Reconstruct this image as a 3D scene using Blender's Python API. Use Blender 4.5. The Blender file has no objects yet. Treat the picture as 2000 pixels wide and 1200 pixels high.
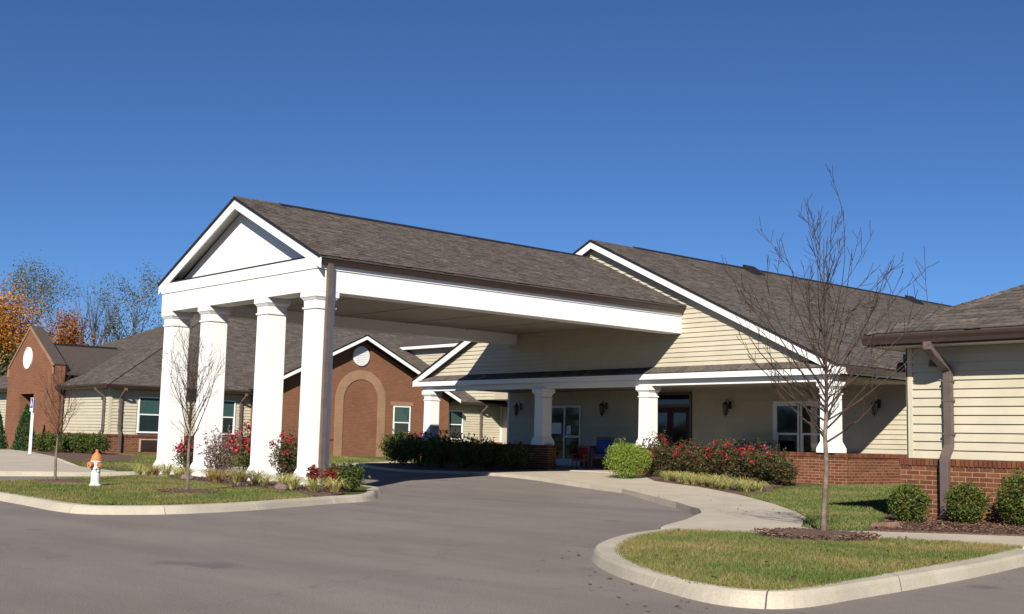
import bpy, math, random
import numpy as np
from mathutils import Vector, Matrix
from mathutils.geometry import delaunay_2d_cdt

random.seed(7)
RNG = np.random.default_rng(11)
sc = bpy.context.scene
COL = sc.collection

# ------------------------------------------------------------------ camera
F_PX = 2304.18
yaw, pitch, roll = -0.842214357, 0.1123676, 0.02319669
fwd = Vector((math.sin(yaw) * math.cos(pitch), math.cos(yaw) * math.cos(pitch), math.sin(pitch)))
right = Vector((math.cos(yaw), -math.sin(yaw), 0))
up = right.cross(fwd)
r2 = math.cos(roll) * right + math.sin(roll) * up
u2 = -math.sin(roll) * right + math.cos(roll) * up
cd = bpy.data.cameras.new("camera")
cam = bpy.data.objects.new("camera", cd)
COL.objects.link(cam)
M3 = Matrix((r2, u2, -fwd)).transposed()
cam.matrix_world = Matrix.Translation((0, 0, 1.0)) @ M3.to_4x4()
cd.sensor_fit = 'HORIZONTAL'
cd.sensor_width = 36
cd.lens = 36 * F_PX / 2000
cd.clip_end = 6000
cd.clip_start = 0.05
sc.camera = cam

# ------------------------------------------------------------------ light
w = bpy.data.worlds.new("World")
sc.world = w
w.use_nodes = True
nt = w.node_tree
for n in list(nt.nodes):
    nt.nodes.remove(n)
sky = nt.nodes.new('ShaderNodeTexSky')
sky.sky_type = 'NISHITA'
sky.sun_disc = False
SUN = Vector((1.08, -1.30, 1.0)).normalized()
sky.sun_elevation = math.asin(SUN.z)
sky.sun_rotation = math.atan2(SUN.x, SUN.y)
sky.altitude = 3000
sky.air_density = 1.0
sky.dust_density = 0.0
sky.ozone_density = 10.0
bg = nt.nodes.new('ShaderNodeBackground')
bg.inputs['Strength'].default_value = 0.062
wo = nt.nodes.new('ShaderNodeOutputWorld')
nt.links.new(sky.outputs[0], bg.inputs[0])
nt.links.new(bg.outputs[0], wo.inputs[0])
sd = bpy.data.lights.new("sun", 'SUN')
sd.energy = 5.0
sd.angle = math.radians(0.53)
sd.color = (1.0, 0.94, 0.84)
so = bpy.data.objects.new("sun", sd)
COL.objects.link(so)
so.rotation_euler = SUN.to_track_quat('Z', 'Y').to_euler()
so.location = (10, -10, 30)
vs = sc.view_settings
vs.view_transform = 'Standard'
vs.look = 'None'
vs.exposure = 0.56
vs.gamma = 1
vs.use_curve_mapping = False
sc.cycles.diffuse_bounces = 1
sc.cycles.max_bounces = 8

# ------------------------------------------------------------------ material helpers
def new_mat(name):
    m = bpy.data.materials.new(name)
    m.use_nodes = True
    n = m.node_tree.nodes
    b = n['Principled BSDF']
    return m, m.node_tree, b

def N(t, typ, **kw):
    n = t.nodes.new(typ)
    for k, v in kw.items():
        if hasattr(n, k):
            setattr(n, k, v)
    return n

def ramp(t, stops, interp='LINEAR'):
    n = t.nodes.new('ShaderNodeValToRGB')
    cr = n.color_ramp
    cr.interpolation = interp
    while len(cr.elements) < len(stops):
        cr.elements.new(0.5)
    for e, (p, c) in zip(cr.elements, stops):
        e.position = p
        e.color = (c[0], c[1], c[2], 1)
    return n

def noise(t, scale, detail=3, rough=0.55, vec=None):
    n = t.nodes.new('ShaderNodeTexNoise')
    n.inputs['Scale'].default_value = scale
    n.inputs['Detail'].default_value = detail
    n.inputs['Roughness'].default_value = rough
    if vec is not None:
        t.links.new(vec, n.inputs['Vector'])
    return n

def world_vec(t):
    g = t.nodes.new('ShaderNodeNewGeometry')
    return g.outputs['Position']

def piece_random(t):
    g = t.nodes.new('ShaderNodeNewGeometry')
    o = t.nodes.new('ShaderNodeObjectInfo')
    a = t.nodes.new('ShaderNodeMath'); a.operation = 'ADD'
    t.links.new(g.outputs['Random Per Island'], a.inputs[0])
    t.links.new(o.outputs['Random'], a.inputs[1])
    f = t.nodes.new('ShaderNodeMath'); f.operation = 'FRACT'
    t.links.new(a.outputs[0], f.inputs[0])
    return f.outputs[0]

def mixc(t, a, b, fac, mode='MIX'):
    n = t.nodes.new('ShaderNodeMix')
    n.data_type = 'RGBA'
    n.blend_type = mode
    for s, v in ((0, fac), (6, a), (7, b)):
        if isinstance(v, (int, float)):
            n.inputs[s].default_value = v
        elif isinstance(v, tuple):
            n.inputs[s].default_value = (v[0], v[1], v[2], 1)
        else:
            t.links.new(v, n.inputs[s])
    return n.outputs[2]

def bump(t, b, h, strength=0.3, dist=0.01):
    n = t.nodes.new('ShaderNodeBump')
    n.inputs['Strength'].default_value = strength
    n.inputs['Distance'].default_value = dist
    t.links.new(h, n.inputs['Height'])
    t.links.new(n.outputs[0], b.inputs['Normal'])

def plain(name, c, rough=0.6, var=0.08, nscale=3.0, bumps=0.0, bscale=60, spec=0.3, metal=0):
    m, t, b = new_mat(name)
    v = world_vec(t)
    n = noise(t, nscale, 4, 0.6, v)
    lo = tuple(x * (1 - var) for x in c)
    hi = tuple(min(1, x * (1 + var)) for x in c)
    r = ramp(t, [(0.3, lo), (0.7, hi)])
    t.links.new(n.outputs[0], r.inputs[0])
    t.links.new(r.outputs[0], b.inputs['Base Color'])
    b.inputs['Roughness'].default_value = rough
    b.inputs['Specular IOR Level'].default_value = spec
    b.inputs['Metallic'].default_value = metal
    if bumps:
        n2 = noise(t, bscale, 3, 0.6, v)
        bump(t, b, n2.outputs[0], bumps, 0.01)
    return m

def pieces(name, stops, rough=0.8, nscale=30, namt=0.25, bumps=0.3, bscale=120, spec=0.2, big=0.0):
    m, t, b = new_mat(name)
    pr = piece_random(t)
    r = ramp(t, stops)
    t.links.new(pr, r.inputs[0])
    v = world_vec(t)
    n = noise(t, nscale, 3, 0.6, v)
    r2_ = ramp(t, [(0.3, (1 - namt,) * 3), (0.7, (1 + namt * 0.4,) * 3)])
    t.links.new(n.outputs[0], r2_.inputs[0])
    c = mixc(t, r.outputs[0], r2_.outputs[0], 1.0, 'MULTIPLY')
    if big:
        n3 = noise(t, 0.6, 3, 0.6, v)
        r3 = ramp(t, [(0.3, (1 - big,) * 3), (0.7, (1 + big * .5,) * 3)])
        t.links.new(n3.outputs[0], r3.inputs[0])
        c = mixc(t, c, r3.outputs[0], 1.0, 'MULTIPLY')
    t.links.new(c, b.inputs['Base Color'])
    b.inputs['Roughness'].default_value = rough
    b.inputs['Specular IOR Level'].default_value = spec
    if bumps:
        n2 = noise(t, bscale, 3, 0.6, v)
        bump(t, b, n2.outputs[0], bumps, 0.004)
    return m

def leafmat(name, stops, trans=0.25, rough=0.55):
    m, t, b = new_mat(name)
    pr = piece_random(t)
    r = ramp(t, stops)
    t.links.new(pr, r.inputs[0])
    t.links.new(r.outputs[0], b.inputs['Base Color'])
    b.inputs['Roughness'].default_value = rough
    b.inputs['Specular IOR Level'].default_value = 0.25
    tr = t.nodes.new('ShaderNodeBsdfTranslucent')
    t.links.new(r.outputs[0], tr.inputs[0])
    mx = t.nodes.new('ShaderNodeMixShader')
    mx.inputs[0].default_value = trans
    t.links.new(b.outputs[0], mx.inputs[1])
    t.links.new(tr.outputs[0], mx.inputs[2])
    t.links.new(mx.outputs[0], t.nodes['Material Output'].inputs[0])
    return m

def asphalt_mat():
    m, t, b = new_mat("asphalt")
    v = world_vec(t)
    n1 = noise(t, 0.35, 5, 0.6, v)
    r1 = ramp(t, [(0.3, (0.185, 0.157, 0.140)), (0.5, (0.205, 0.177, 0.158)), (0.7, (0.225, 0.192, 0.175))])
    t.links.new(n1.outputs[0], r1.inputs[0])
    mp = t.nodes.new('ShaderNodeMapping')
    mp.inputs['Scale'].default_value = (0.25, 1.6, 1)
    mp.inputs['Rotation'].default_value = (0, 0, 0.75)
    t.links.new(v, mp.inputs[0])
    n4 = noise(t, 1.0, 4, 0.6, mp.outputs[0])
    r4 = ramp(t, [(0.35, (0.90, 0.90, 0.905)), (0.65, (1.06, 1.055, 1.05))])
    t.links.new(n4.outputs[0], r4.inputs[0])
    c = mixc(t, r1.outputs[0], r4.outputs[0], 1.0, 'MULTIPLY')
    n2 = noise(t, 90, 2, 0.7, v)
    r2_ = ramp(t, [(0.35, (0.60, 0.60, 0.60)), (0.65, (1.32, 1.31, 1.29))])
    t.links.new(n2.outputs[0], r2_.inputs[0])
    c = mixc(t, c, r2_.outputs[0], 0.8, 'MULTIPLY')
    vo = t.nodes.new('ShaderNodeTexVoronoi')
    vo.feature = 'DISTANCE_TO_EDGE'
    vo.inputs['Scale'].default_value = 0.35
    nw = noise(t, 1.2, 4, 0.6, v)
    vadd = t.nodes.new('ShaderNodeVectorMath'); vadd.operation = 'ADD'
    vs_ = t.nodes.new('ShaderNodeVectorMath'); vs_.operation = 'SCALE'
    vs_.inputs['Scale'].default_value = 1.6
    t.links.new(nw.outputs['Color'], vs_.inputs[0])
    t.links.new(v, vadd.inputs[0]); t.links.new(vs_.outputs[0], vadd.inputs[1])
    t.links.new(vadd.outputs[0], vo.inputs['Vector'])
    rc = ramp(t, [(0.0, (0.62, 0.61, 0.60)), (0.007, (1, 1, 1))])
    t.links.new(vo.outputs['Distance'], rc.inputs[0])
    c = mixc(t, c, rc.outputs[0], 0.5, 'MULTIPLY')
    n5 = noise(t, 0.9, 2, 0.5, v)
    r5 = ramp(t, [(0.69, (1, 1, 1)), (0.76, (0.72, 0.72, 0.74))])
    t.links.new(n5.outputs[0], r5.inputs[0])
    c = mixc(t, c, r5.outputs[0], 1.0, 'MULTIPLY')
    t.links.new(c, b.inputs['Base Color'])
    b.inputs['Roughness'].default_value = 0.85
    b.inputs['Specular IOR Level'].default_value = 0.25
    bump(t, b, n2.outputs[0], 0.5, 0.006)
    return m

def concrete_mat(name, c, joint=0):
    m, t, b = new_mat(name)
    v = world_vec(t)
    n1 = noise(t, 1.3, 5, 0.65, v)
    r1 = ramp(t, [(0.3, tuple(x * 0.84 for x in c)), (0.7, tuple(x * 1.08 for x in c))])
    t.links.new(n1.outputs[0], r1.inputs[0])
    n2 = noise(t, 60, 3, 0.7, v)
    r2_ = ramp(t, [(0.3, (0.82,) * 3), (0.7, (1.08,) * 3)])
    t.links.new(n2.outputs[0], r2_.inputs[0])
    cc = mixc(t, r1.outputs[0], r2_.outputs[0], 0.8, 'MULTIPLY')
    n3 = noise(t, 6, 5, 0.75, v)
    r3 = ramp(t, [(0.60, (1, 1, 1)), (0.78, (0.74, 0.70, 0.66))])
    t.links.new(n3.outputs[0], r3.inputs[0])
    cc = mixc(t, cc, r3.outputs[0], 0.8, 'MULTIPLY')
    t.links.new(cc, b.inputs['Base Color'])
    b.inputs['Roughness'].default_value = 0.85
    b.inputs['Specular IOR Level'].default_value = 0.25
    bump(t, b, n2.outputs[0], 0.25, 0.004)
    return m

def lawn_mat(name):
    m, t, b = new_mat(name)
    v = world_vec(t)
    n1 = noise(t, 0.9, 5, 0.65, v)
    r1 = ramp(t, [(0.30, (0.055, 0.085, 0.018)), (0.5, (0.10, 0.115, 0.035)), (0.68, (0.17, 0.145, 0.06))])
    t.links.new(n1.outputs[0], r1.inputs[0])
    n2 = noise(t, 45, 3, 0.7, v)
    r2_ = ramp(t, [(0.3, (0.55,) * 3), (0.7, (1.3,) * 3)])
    t.links.new(n2.outputs[0], r2_.inputs[0])
    c = mixc(t, r1.outputs[0], r2_.outputs[0], 0.8, 'MULTIPLY')
    t.links.new(c, b.inputs['Base Color'])
    b.inputs['Roughness'].default_value = 0.9
    b.inputs['Specular IOR Level'].default_value = 0.1
    bump(t, b, n2.outputs[0], 0.8, 0.02)
    return m

def blade_mat(name, green, dry, sc_=0.9):
    m, t, b = new_mat(name)
    v = world_vec(t)
    n1 = noise(t, sc_, 5, 0.65, v)
    pr = piece_random(t)
    a = t.nodes.new('ShaderNodeMath'); a.operation = 'MULTIPLY_ADD'
    t.links.new(pr, a.inputs[0]); a.inputs[1].default_value = 0.34
    t.links.new(n1.outputs[0], a.inputs[2])
    r = ramp(t, [(0.50, green), (0.68, tuple((g * 0.6 + d * 0.4) for g, d in zip(green, dry))), (0.86, dry)])
    t.links.new(a.outputs[0], r.inputs[0])
    t.links.new(r.outputs[0], b.inputs['Base Color'])
    b.inputs['Roughness'].default_value = 0.6
    b.inputs['Specular IOR Level'].default_value = 0.15
    return m

def mulch_mat():
    m, t, b = new_mat("mulch")
    v = world_vec(t)
    n = noise(t, 28, 4, 0.75, v)
    r = ramp(t, [(0.3, (0.05, 0.026, 0.017)), (0.5, (0.115, 0.062, 0.042)), (0.7, (0.20, 0.125, 0.088))])
    t.links.new(n.outputs[0], r.inputs[0])
    t.links.new(r.outputs[0], b.inputs['Base Color'])
    b.inputs['Roughness'].default_value = 0.95
    bump(t, b, n.outputs[0], 1.0, 0.03)
    return m

def brick_tex_mat(name, c1, c2, mortar, axis):
    m, t, b = new_mat(name)
    v = world_vec(t)
    sp = t.nodes.new('ShaderNodeSeparateXYZ'); t.links.new(v, sp.inputs[0])
    cb = t.nodes.new('ShaderNodeCombineXYZ')
    t.links.new(sp.outputs[1 if axis == 'x' else 0], cb.inputs[0])
    t.links.new(sp.outputs[2], cb.inputs[1])
    br = t.nodes.new('ShaderNodeTexBrick')
    br.inputs['Scale'].default_value = 1.0
    br.inputs['Brick Width'].default_value = 0.203
    br.inputs['Row Height'].default_value = 0.0677
    br.inputs['Mortar Size'].default_value = 0.006
    br.inputs['Color1'].default_value = (*c1, 1)
    br.inputs['Color2'].default_value = (*c2, 1)
    br.inputs['Mortar'].default_value = (*mortar, 1)
    t.links.new(cb.outputs[0], br.inputs['Vector'])
    n = noise(t, 1.2, 5, 0.65, v)
    r = ramp(t, [(0.3, (0.86,) * 3), (0.7, (1.08,) * 3)])
    t.links.new(n.outputs[0], r.inputs[0])
    c = mixc(t, br.outputs[0], r.outputs[0], 1.0, 'MULTIPLY')
    t.links.new(c, b.inputs['Base Color'])
    b.inputs['Roughness'].default_value = 0.85
    b.inputs['Specular IOR Level'].default_value = 0.2
    bump(t, b, br.outputs['Fac'], -0.4, 0.006)
    return m

def pane_mat(name, tint, transp=0.55):
    m, t, b = new_mat(name)
    b.inputs['Base Color'].default_value = (*tint, 1)
    b.inputs['Roughness'].default_value = 0.04
    b.inputs['Specular IOR Level'].default_value = 0.8
    tr = t.nodes.new('ShaderNodeBsdfTransparent')
    tr.inputs[0].default_value = (0.75, 0.85, 0.83, 1)
    mx = t.nodes.new('ShaderNodeMixShader')
    mx.inputs[0].default_value = transp
    t.links.new(b.outputs[0], mx.inputs[1])
    t.links.new(tr.outputs[0], mx.inputs[2])
    t.links.new(mx.outputs[0], t.nodes['Material Output'].inputs[0])
    return m

def bark_mat(name, c, nscale=14):
    m, t, b = new_mat(name)
    v = world_vec(t)
    n = noise(t, nscale, 4, 0.7, v)
    r = ramp(t, [(0.3, tuple(x * 0.55 for x in c)), (0.7, tuple(x * 1.35 for x in c))])
    t.links.new(n.outputs[0], r.inputs[0])
    t.links.new(r.outputs[0], b.inputs['Base Color'])
    b.inputs['Roughness'].default_value = 0.9
    b.inputs['Specular IOR Level'].default_value = 0.15
    return m

WHITE = plain("white_paint", (0.80, 0.79, 0.76), 0.45, 0.035, 1.2)
TRIM = plain("white_trim", (0.76, 0.76, 0.75), 0.4, 0.03, 2.0)
SOFFIT = plain("soffit_vinyl", (0.62, 0.60, 0.55), 0.5, 0.05, 2.0)
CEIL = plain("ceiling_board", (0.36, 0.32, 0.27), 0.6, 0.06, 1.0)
SIDING = pieces("cream_siding", [(0, (0.485, 0.435, 0.325)), (1, (0.515, 0.465, 0.35))], 0.5, 2.5, 0.08, 0.15, 40, 0.3)
SIDINGB = plain("siding_backing", (0.42, 0.37, 0.28), 0.6, 0.05)
BROWN = plain("brown_metal", (0.050, 0.031, 0.027), 0.38, 0.12, 5.0, spec=0.5)
GREYBROWN = plain("weathered_brown_metal", (0.115, 0.085, 0.075), 0.5, 0.15, 5.0, spec=0.4)
BLACKM = plain("black_metal", (0.012, 0.011, 0.011), 0.4, 0.2, 5.0, spec=0.5)
DARKEDGE = plain("dark_drip_edge", (0.018, 0.014, 0.013), 0.5, 0.2, 5.0)
BRICK = pieces("red_brick", [(0, (0.115, 0.040, 0.022)), (0.5, (0.155, 0.054, 0.027)), (0.85, (0.20, 0.076, 0.038)), (1, (0.095, 0.042, 0.026))], 0.85, 25, 0.2, 0.5, 130)
MORTAR = plain("mortar", (0.31, 0.20, 0.125), 0.95, 0.15, 9.0, 0.6, 90)
BRICKX = brick_tex_mat("arch_brick_x", (0.165, 0.072, 0.038), (0.20, 0.088, 0.047), (0.22, 0.125, 0.078), 'x')
BRICKY = brick_tex_mat("tower_brick_y", (0.175, 0.072, 0.038), (0.21, 0.09, 0.048), (0.24, 0.13, 0.08), 'y')
BRICKTAN = brick_tex_mat("tan_brick_x", (0.27, 0.155, 0.092), (0.30, 0.175, 0.105), (0.30, 0.20, 0.13), 'x')
SHING = pieces("shingles", [(0, (0.088, 0.072, 0.062)), (0.25, (0.118, 0.098, 0.086)), (0.5, (0.142, 0.118, 0.103)), (0.75, (0.105, 0.091, 0.082)), (0.92, (0.175, 0.145, 0.12)), (1, (0.10, 0.092, 0.088))], 0.95, 14, 0.42, 0.7, 200, 0.1, 0.06)
SHINGD = plain("roof_deck", (0.07, 0.054, 0.046), 0.95, 0.15, 8.0, 0.4, 100)
CONC = concrete_mat("concrete", (0.45, 0.40, 0.315))
CONCW = concrete_mat("walk_concrete", (0.49, 0.425, 0.335))
ASPH = asphalt_mat()
LAWN = lawn_mat("lawn_soil")
BLADE = blade_mat("grass_blade", (0.055, 0.105, 0.020), (0.25, 0.185, 0.075), 0.7)
BLADEG = blade_mat("grass_blade_green", (0.058, 0.105, 0.024), (0.20, 0.17, 0.065))
MULCH = mulch_mat()
CHIP = pieces("bark_chip", [(0, (0.06, 0.03, 0.02)), (0.5, (0.14, 0.075, 0.05)), (1, (0.26, 0.17, 0.12))], 0.95, 30, 0.2, 0)
PANEU = pane_mat("pane_upper", (0.05, 0.10, 0.10), 0.55)
PANEL = pane_mat("pane_lower", (0.02, 0.035, 0.035), 0.25)
PANED = pane_mat("pane_dark", (0.006, 0.007, 0.007), 0.0)
CURTAIN = plain("curtain", (0.42, 0.50, 0.48), 0.9, 0.25, 14.0)
SHADEIN = plain("painted_interior_shade", (0.02, 0.018, 0.016), 0.9, 0.2)  # near-black base colour stands for shade in the tower opening
DOORRED = plain("dark_red_door", (0.035, 0.010, 0.010), 0.4, 0.15)
BARK = bark_mat("bark", (0.165, 0.125, 0.10))
TWIG = bark_mat("twig", (0.060, 0.040, 0.033))
BARKF = bark_mat("far_bark", (0.085, 0.068, 0.062), 3)
L_BOX = leafmat("boxwood_leaf", [(0, (0.035, 0.065, 0.012)), (0.5, (0.075, 0.115, 0.02)), (0.85, (0.14, 0.16, 0.03)), (1, (0.17, 0.12, 0.04))])
L_BRIGHT = leafmat("bright_leaf", [(0, (0.10, 0.16, 0.02)), (0.5, (0.19, 0.27, 0.035)), (1, (0.28, 0.34, 0.06))])
L_ROSE = leafmat("rose_leaf", [(0, (0.022, 0.045, 0.014)), (0.45, (0.05, 0.075, 0.022)), (0.7, (0.11, 0.085, 0.035)), (1, (0.17, 0.05, 0.035))])
L_PINKISH = leafmat("abelia_leaf", [(0, (0.12, 0.10, 0.08)), (0.5, (0.20, 0.14, 0.12)), (1, (0.32, 0.20, 0.19))])
L_ARB = leafmat("arborvitae_leaf", [(0, (0.012, 0.045, 0.012)), (0.6, (0.025, 0.085, 0.022)), (1, (0.05, 0.12, 0.03))])
L_HEDGE = leafmat("hedge_leaf", [(0, (0.03, 0.055, 0.012)), (0.6, (0.07, 0.10, 0.02)), (1, (0.13, 0.15, 0.03))])
L_LIR = leafmat("liriope_blade", [(0, (0.32, 0.34, 0.08)), (0.5, (0.52, 0.49, 0.17)), (1, (0.68, 0.60, 0.28))])
L_LIRO = leafmat("liriope_dry_blade", [(0, (0.20, 0.20, 0.06)), (0.5, (0.40, 0.28, 0.09)), (1, (0.52, 0.33, 0.12))])
FLOWER = leafmat("red_bloom", [(0, (0.18, 0.010, 0.018)), (0.6, (0.36, 0.022, 0.04)), (1, (0.55, 0.08, 0.10))], 0.12)
FLOWERD = leafmat("deep_red_foliage", [(0, (0.10, 0.012, 0.010)), (0.6, (0.20, 0.022, 0.016)), (1, (0.28, 0.05, 0.03))], 0.2)
L_ORANGE = leafmat("orange_leaf", [(0, (0.30, 0.085, 0.012)), (0.5, (0.48, 0.19, 0.02)), (0.85, (0.58, 0.30, 0.04)), (1, (0.16, 0.14, 0.03))], 0.35)
L_RUST = leafmat("rust_leaf", [(0, (0.24, 0.06, 0.018)), (0.6, (0.38, 0.12, 0.025)), (1, (0.38, 0.24, 0.05))], 0.3)
L_OLIVE = leafmat("olive_leaf", [(0, (0.07, 0.09, 0.04)), (0.6, (0.13, 0.14, 0.07)), (1, (0.20, 0.18, 0.11))], 0.3)
L_DARK = leafmat("dark_leaf", [(0, (0.02, 0.035, 0.015)), (0.6, (0.05, 0.07, 0.03)), (1, (0.13, 0.10, 0.04))], 0.2)
ORANGE = plain("orange_paint", (0.50, 0.19, 0.065), 0.55, 0.3, 18.0)
HYWHITE = plain("hydrant_white", (0.72, 0.70, 0.66), 0.45, 0.08, 9.0)
BLUE = plain("blue_fabric", (0.02, 0.06, 0.30), 0.8, 0.1)
SIGNBLUE = plain("sign_blue", (0.02, 0.08, 0.35), 0.5, 0.05)
REDF = plain("red_fabric", (0.16, 0.012, 0.015), 0.8, 0.1)
TEAL = plain("teal_cushion", (0.01, 0.22, 0.25), 0.8, 0.1)
PURPLE = plain("plum_cushion", (0.12, 0.04, 0.13), 0.8, 0.1)
WICKER = plain("pale_wicker", (0.30, 0.27, 0.24), 0.8, 0.2, 60)
GLASSL = plain("lantern_glass", (0.10, 0.10, 0.095), 0.15, 0.1)
STONE = plain("field_stone", (0.17, 0.12, 0.11), 0.9, 0.35, 14.0, 0.5, 40)
SPLASH = plain("splash_block_clay", (0.20, 0.115, 0.085), 0.9, 0.2, 14.0, 0.3, 40)

# ------------------------------------------------------------------ mesh helpers
def wloc(o):
    v = Vector((0, 0, 0))
    while o is not None:
        v += o.location
        o = o.parent
    return v

class MB:
    def __init__(s):
        s.v = []; s.f = []
    def add(s, vs_, fs):
        n = len(s.v)
        s.v += [tuple(p) for p in vs_]
        s.f += [tuple(i + n for i in f) for f in fs]
    def hexa(s, p):  # p: 4 bottom (ccw), 4 top
        s.add(p, [(3, 2, 1, 0), (4, 5, 6, 7), (0, 1, 5, 4), (1, 2, 6, 5), (2, 3, 7, 6), (3, 0, 4, 7)])
    def box(s, x0, x1, y0, y1, z0, z1):
        s.hexa([(x0, y0, z0), (x1, y0, z0), (x1, y1, z0), (x0, y1, z0),
                (x0, y0, z1), (x1, y0, z1), (x1, y1, z1), (x0, y1, z1)])
    def frustum(s, cx, cy, h0, h1, z0, z1):
        s.hexa([(cx - h0, cy - h0, z0), (cx + h0, cy - h0, z0), (cx + h0, cy + h0, z0), (cx - h0, cy + h0, z0),
                (cx - h1, cy - h1, z1), (cx + h1, cy - h1, z1), (cx + h1, cy + h1, z1), (cx - h1, cy + h1, z1)])
    def prism(s, pts, vec):
        n = len(pts)
        a = [Vector(p) for p in pts]
        b = [p + Vector(vec) for p in a]
        s.add(a + b, [tuple(range(n - 1, -1, -1)), tuple(range(n, 2 * n))] +
              [(i, (i + 1) % n, n + (i + 1) % n, n + i) for i in range(n)])
    def ext(s, axis, uz, a0, a1):  # polygon in (u,z), extruded along the plane's normal
        if axis == 'y':
            s.prism([(u, a0, z) for u, z in uz], (0, a1 - a0, 0))
        else:
            s.prism([(a0, u, z) for u, z in uz], (a1 - a0, 0, 0))
    def slope(s, axis, u0, z0, u1, z1, h, a0, a1):
        s.ext(axis, [(u0, z0), (u1, z1), (u1, z1 - h), (u0, z0 - h)], a0, a1)
    def tube(s, p0, p1, r0, r1, n=6, cap=True):
        p0, p1 = Vector(p0), Vector(p1)
        d = (p1 - p0)
        if d.length < 1e-6: return
        d.normalize()
        a = d.orthogonal().normalized(); b = d.cross(a)
        vs_ = []
        for p, r in ((p0, r0), (p1, r1)):
            for i in range(n):
                t = 2 * math.pi * i / n
                vs_.append(p + a * (r * math.cos(t)) + b * (r * math.sin(t)))
        fs = [(i, (i + 1) % n, n + (i + 1) % n, n + i) for i in range(n)]
        if cap:
            fs += [tuple(range(n - 1, -1, -1)), tuple(range(n, 2 * n))]
        s.add(vs_, fs)
    def path(s, pts, rs, n=6):
        pts = [Vector(p) for p in pts]
        base = len(s.v)
        a = None
        for k, p in enumerate(pts):
            d = (pts[min(k + 1, len(pts) - 1)] - pts[max(k - 1, 0)]).normalized()
            if a is None:
                a = d.orthogonal().normalized()
            else:
                a = (a - d * a.dot(d))
                a = a.normalized() if a.length > 1e-4 else d.orthogonal().normalized()
            b = d.cross(a)
            for i in range(n):
                t = 2 * math.pi * i / n
                s.v.append(tuple(p + a * (rs[k] * math.cos(t)) + b * (rs[k] * math.sin(t))))
        for k in range(len(pts) - 1):
            for i in range(n):
                j = (i + 1) % n
                s.f.append((base + k * n + i, base + k * n + j, base + (k + 1) * n + j, base + (k + 1) * n + i))
        s.f.append(tuple(base + i for i in range(n - 1, -1, -1)))
        e = base + (len(pts) - 1) * n
        s.f.append(tuple(e + i for i in range(n)))
    def rsweep(s, pts, w_, d_, u):  # rectangular pipe, width along horizontal u
        pts = [Vector(p) for p in pts]; u = Vector(u)
        base = len(s.v)
        for k, p in enumerate(pts):
            d = (pts[min(k + 1, len(pts) - 1)] - pts[max(k - 1, 0)]).normalized()
            v = d.cross(u).normalized()
            for a, b in ((-1, -1), (1, -1), (1, 1), (-1, 1)):
                s.v.append(tuple(p + u * (a * w_ / 2) + v * (b * d_ / 2)))
        for k in range(len(pts) - 1):
            for i in range(4):
                j = (i + 1) % 4
                s.f.append((base + k * 4 + i, base + k * 4 + j, base + (k + 1) * 4 + j, base + (k + 1) * 4 + i))
        s.f.append((base + 3, base + 2, base + 1, base))
        e = base + (len(pts) - 1) * 4
        s.f.append((e, e + 1, e + 2, e + 3))
    def lathe(s, c, prof, n=16):
        base = len(s.v)
        for r, z in prof:
            for i in range(n):
                t = 2 * math.pi * i / n
                s.v.append((c[0] + r * math.cos(t), c[1] + r * math.sin(t), c[2] + z))
        for k in range(len(prof) - 1):
            for i in range(n):
                j = (i + 1) % n
                s.f.append((base + k * n + i, base + k * n + j, base + (k + 1) * n + j, base + (k + 1) * n + i))
        s.f.append(tuple(base + i for i in range(n - 1, -1, -1)))
        e = base + (len(prof) - 1) * n
        s.f.append(tuple(e + i for i in range(n)))
    def build(s, name, mat, parent=None, smooth=False, bevel=0):
        me = bpy.data.meshes.new(name)
        o_ = wloc(parent) if parent is not None else Vector((0, 0, 0))
        me.from_pydata([(p[0] - o_.x, p[1] - o_.y, p[2] - o_.z) for p in s.v], [], s.f)
        me.materials.append(mat)
        if smooth:
            me.polygons.foreach_set('use_smooth', [True] * len(me.polygons))
        me.update()
        ob = bpy.data.objects.new(name, me)
        COL.objects.link(ob)
        if parent is not None:
            ob.parent = parent
        if bevel:
            b = ob.modifiers.new('bevel', 'BEVEL'); b.width = bevel; b.segments = 2; b.limit_method = 'ANGLE'
        return ob

def B(name, mat, parent, *boxes, bevel=0):
    m = MB()
    for b in boxes:
        m.box(*b)
    return m.build(name, mat, parent, bevel=bevel)

def thing(name, loc, label, cat, group=None):
    o = bpy.data.objects.new(name, None)
    COL.objects.link(o)
    o.empty_display_size = 0.2
    o.location = loc
    o['label'] = label; o['category'] = cat
    if group: o['group'] = group
    return o

def tag(o, label, cat, group=None):
    o['label'] = label; o['category'] = cat
    if group: o['group'] = group
    return o

def kind(o, k, label=None):
    o['kind'] = k
    if label: o['label'] = label
    return o

def np_mesh(name, V, Fs, mat, parent=None):
    """V (n,3) float, Fs (m,k) int"""
    me = bpy.data.meshes.new(name)
    if parent is not None:
        V = V - np.array(wloc(parent))
    k = Fs.shape[1]
    me.vertices.add(len(V)); me.vertices.foreach_set('co', V.astype(np.float32).ravel())
    me.loops.add(Fs.size); me.loops.foreach_set('vertex_index', Fs.astype(np.int32).ravel())
    me.polygons.add(len(Fs))
    me.polygons.foreach_set('loop_start', np.arange(0, Fs.size, k, dtype=np.int32))
    me.polygons.foreach_set('loop_total', np.full(len(Fs), k, dtype=np.int32))
    me.materials.append(mat)
    me.update(calc_edges=True)
    me.validate()
    ob = bpy.data.objects.new(name, me)
    COL.objects.link(ob)
    if parent is not None:
        ob.parent = parent
    return ob

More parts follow.
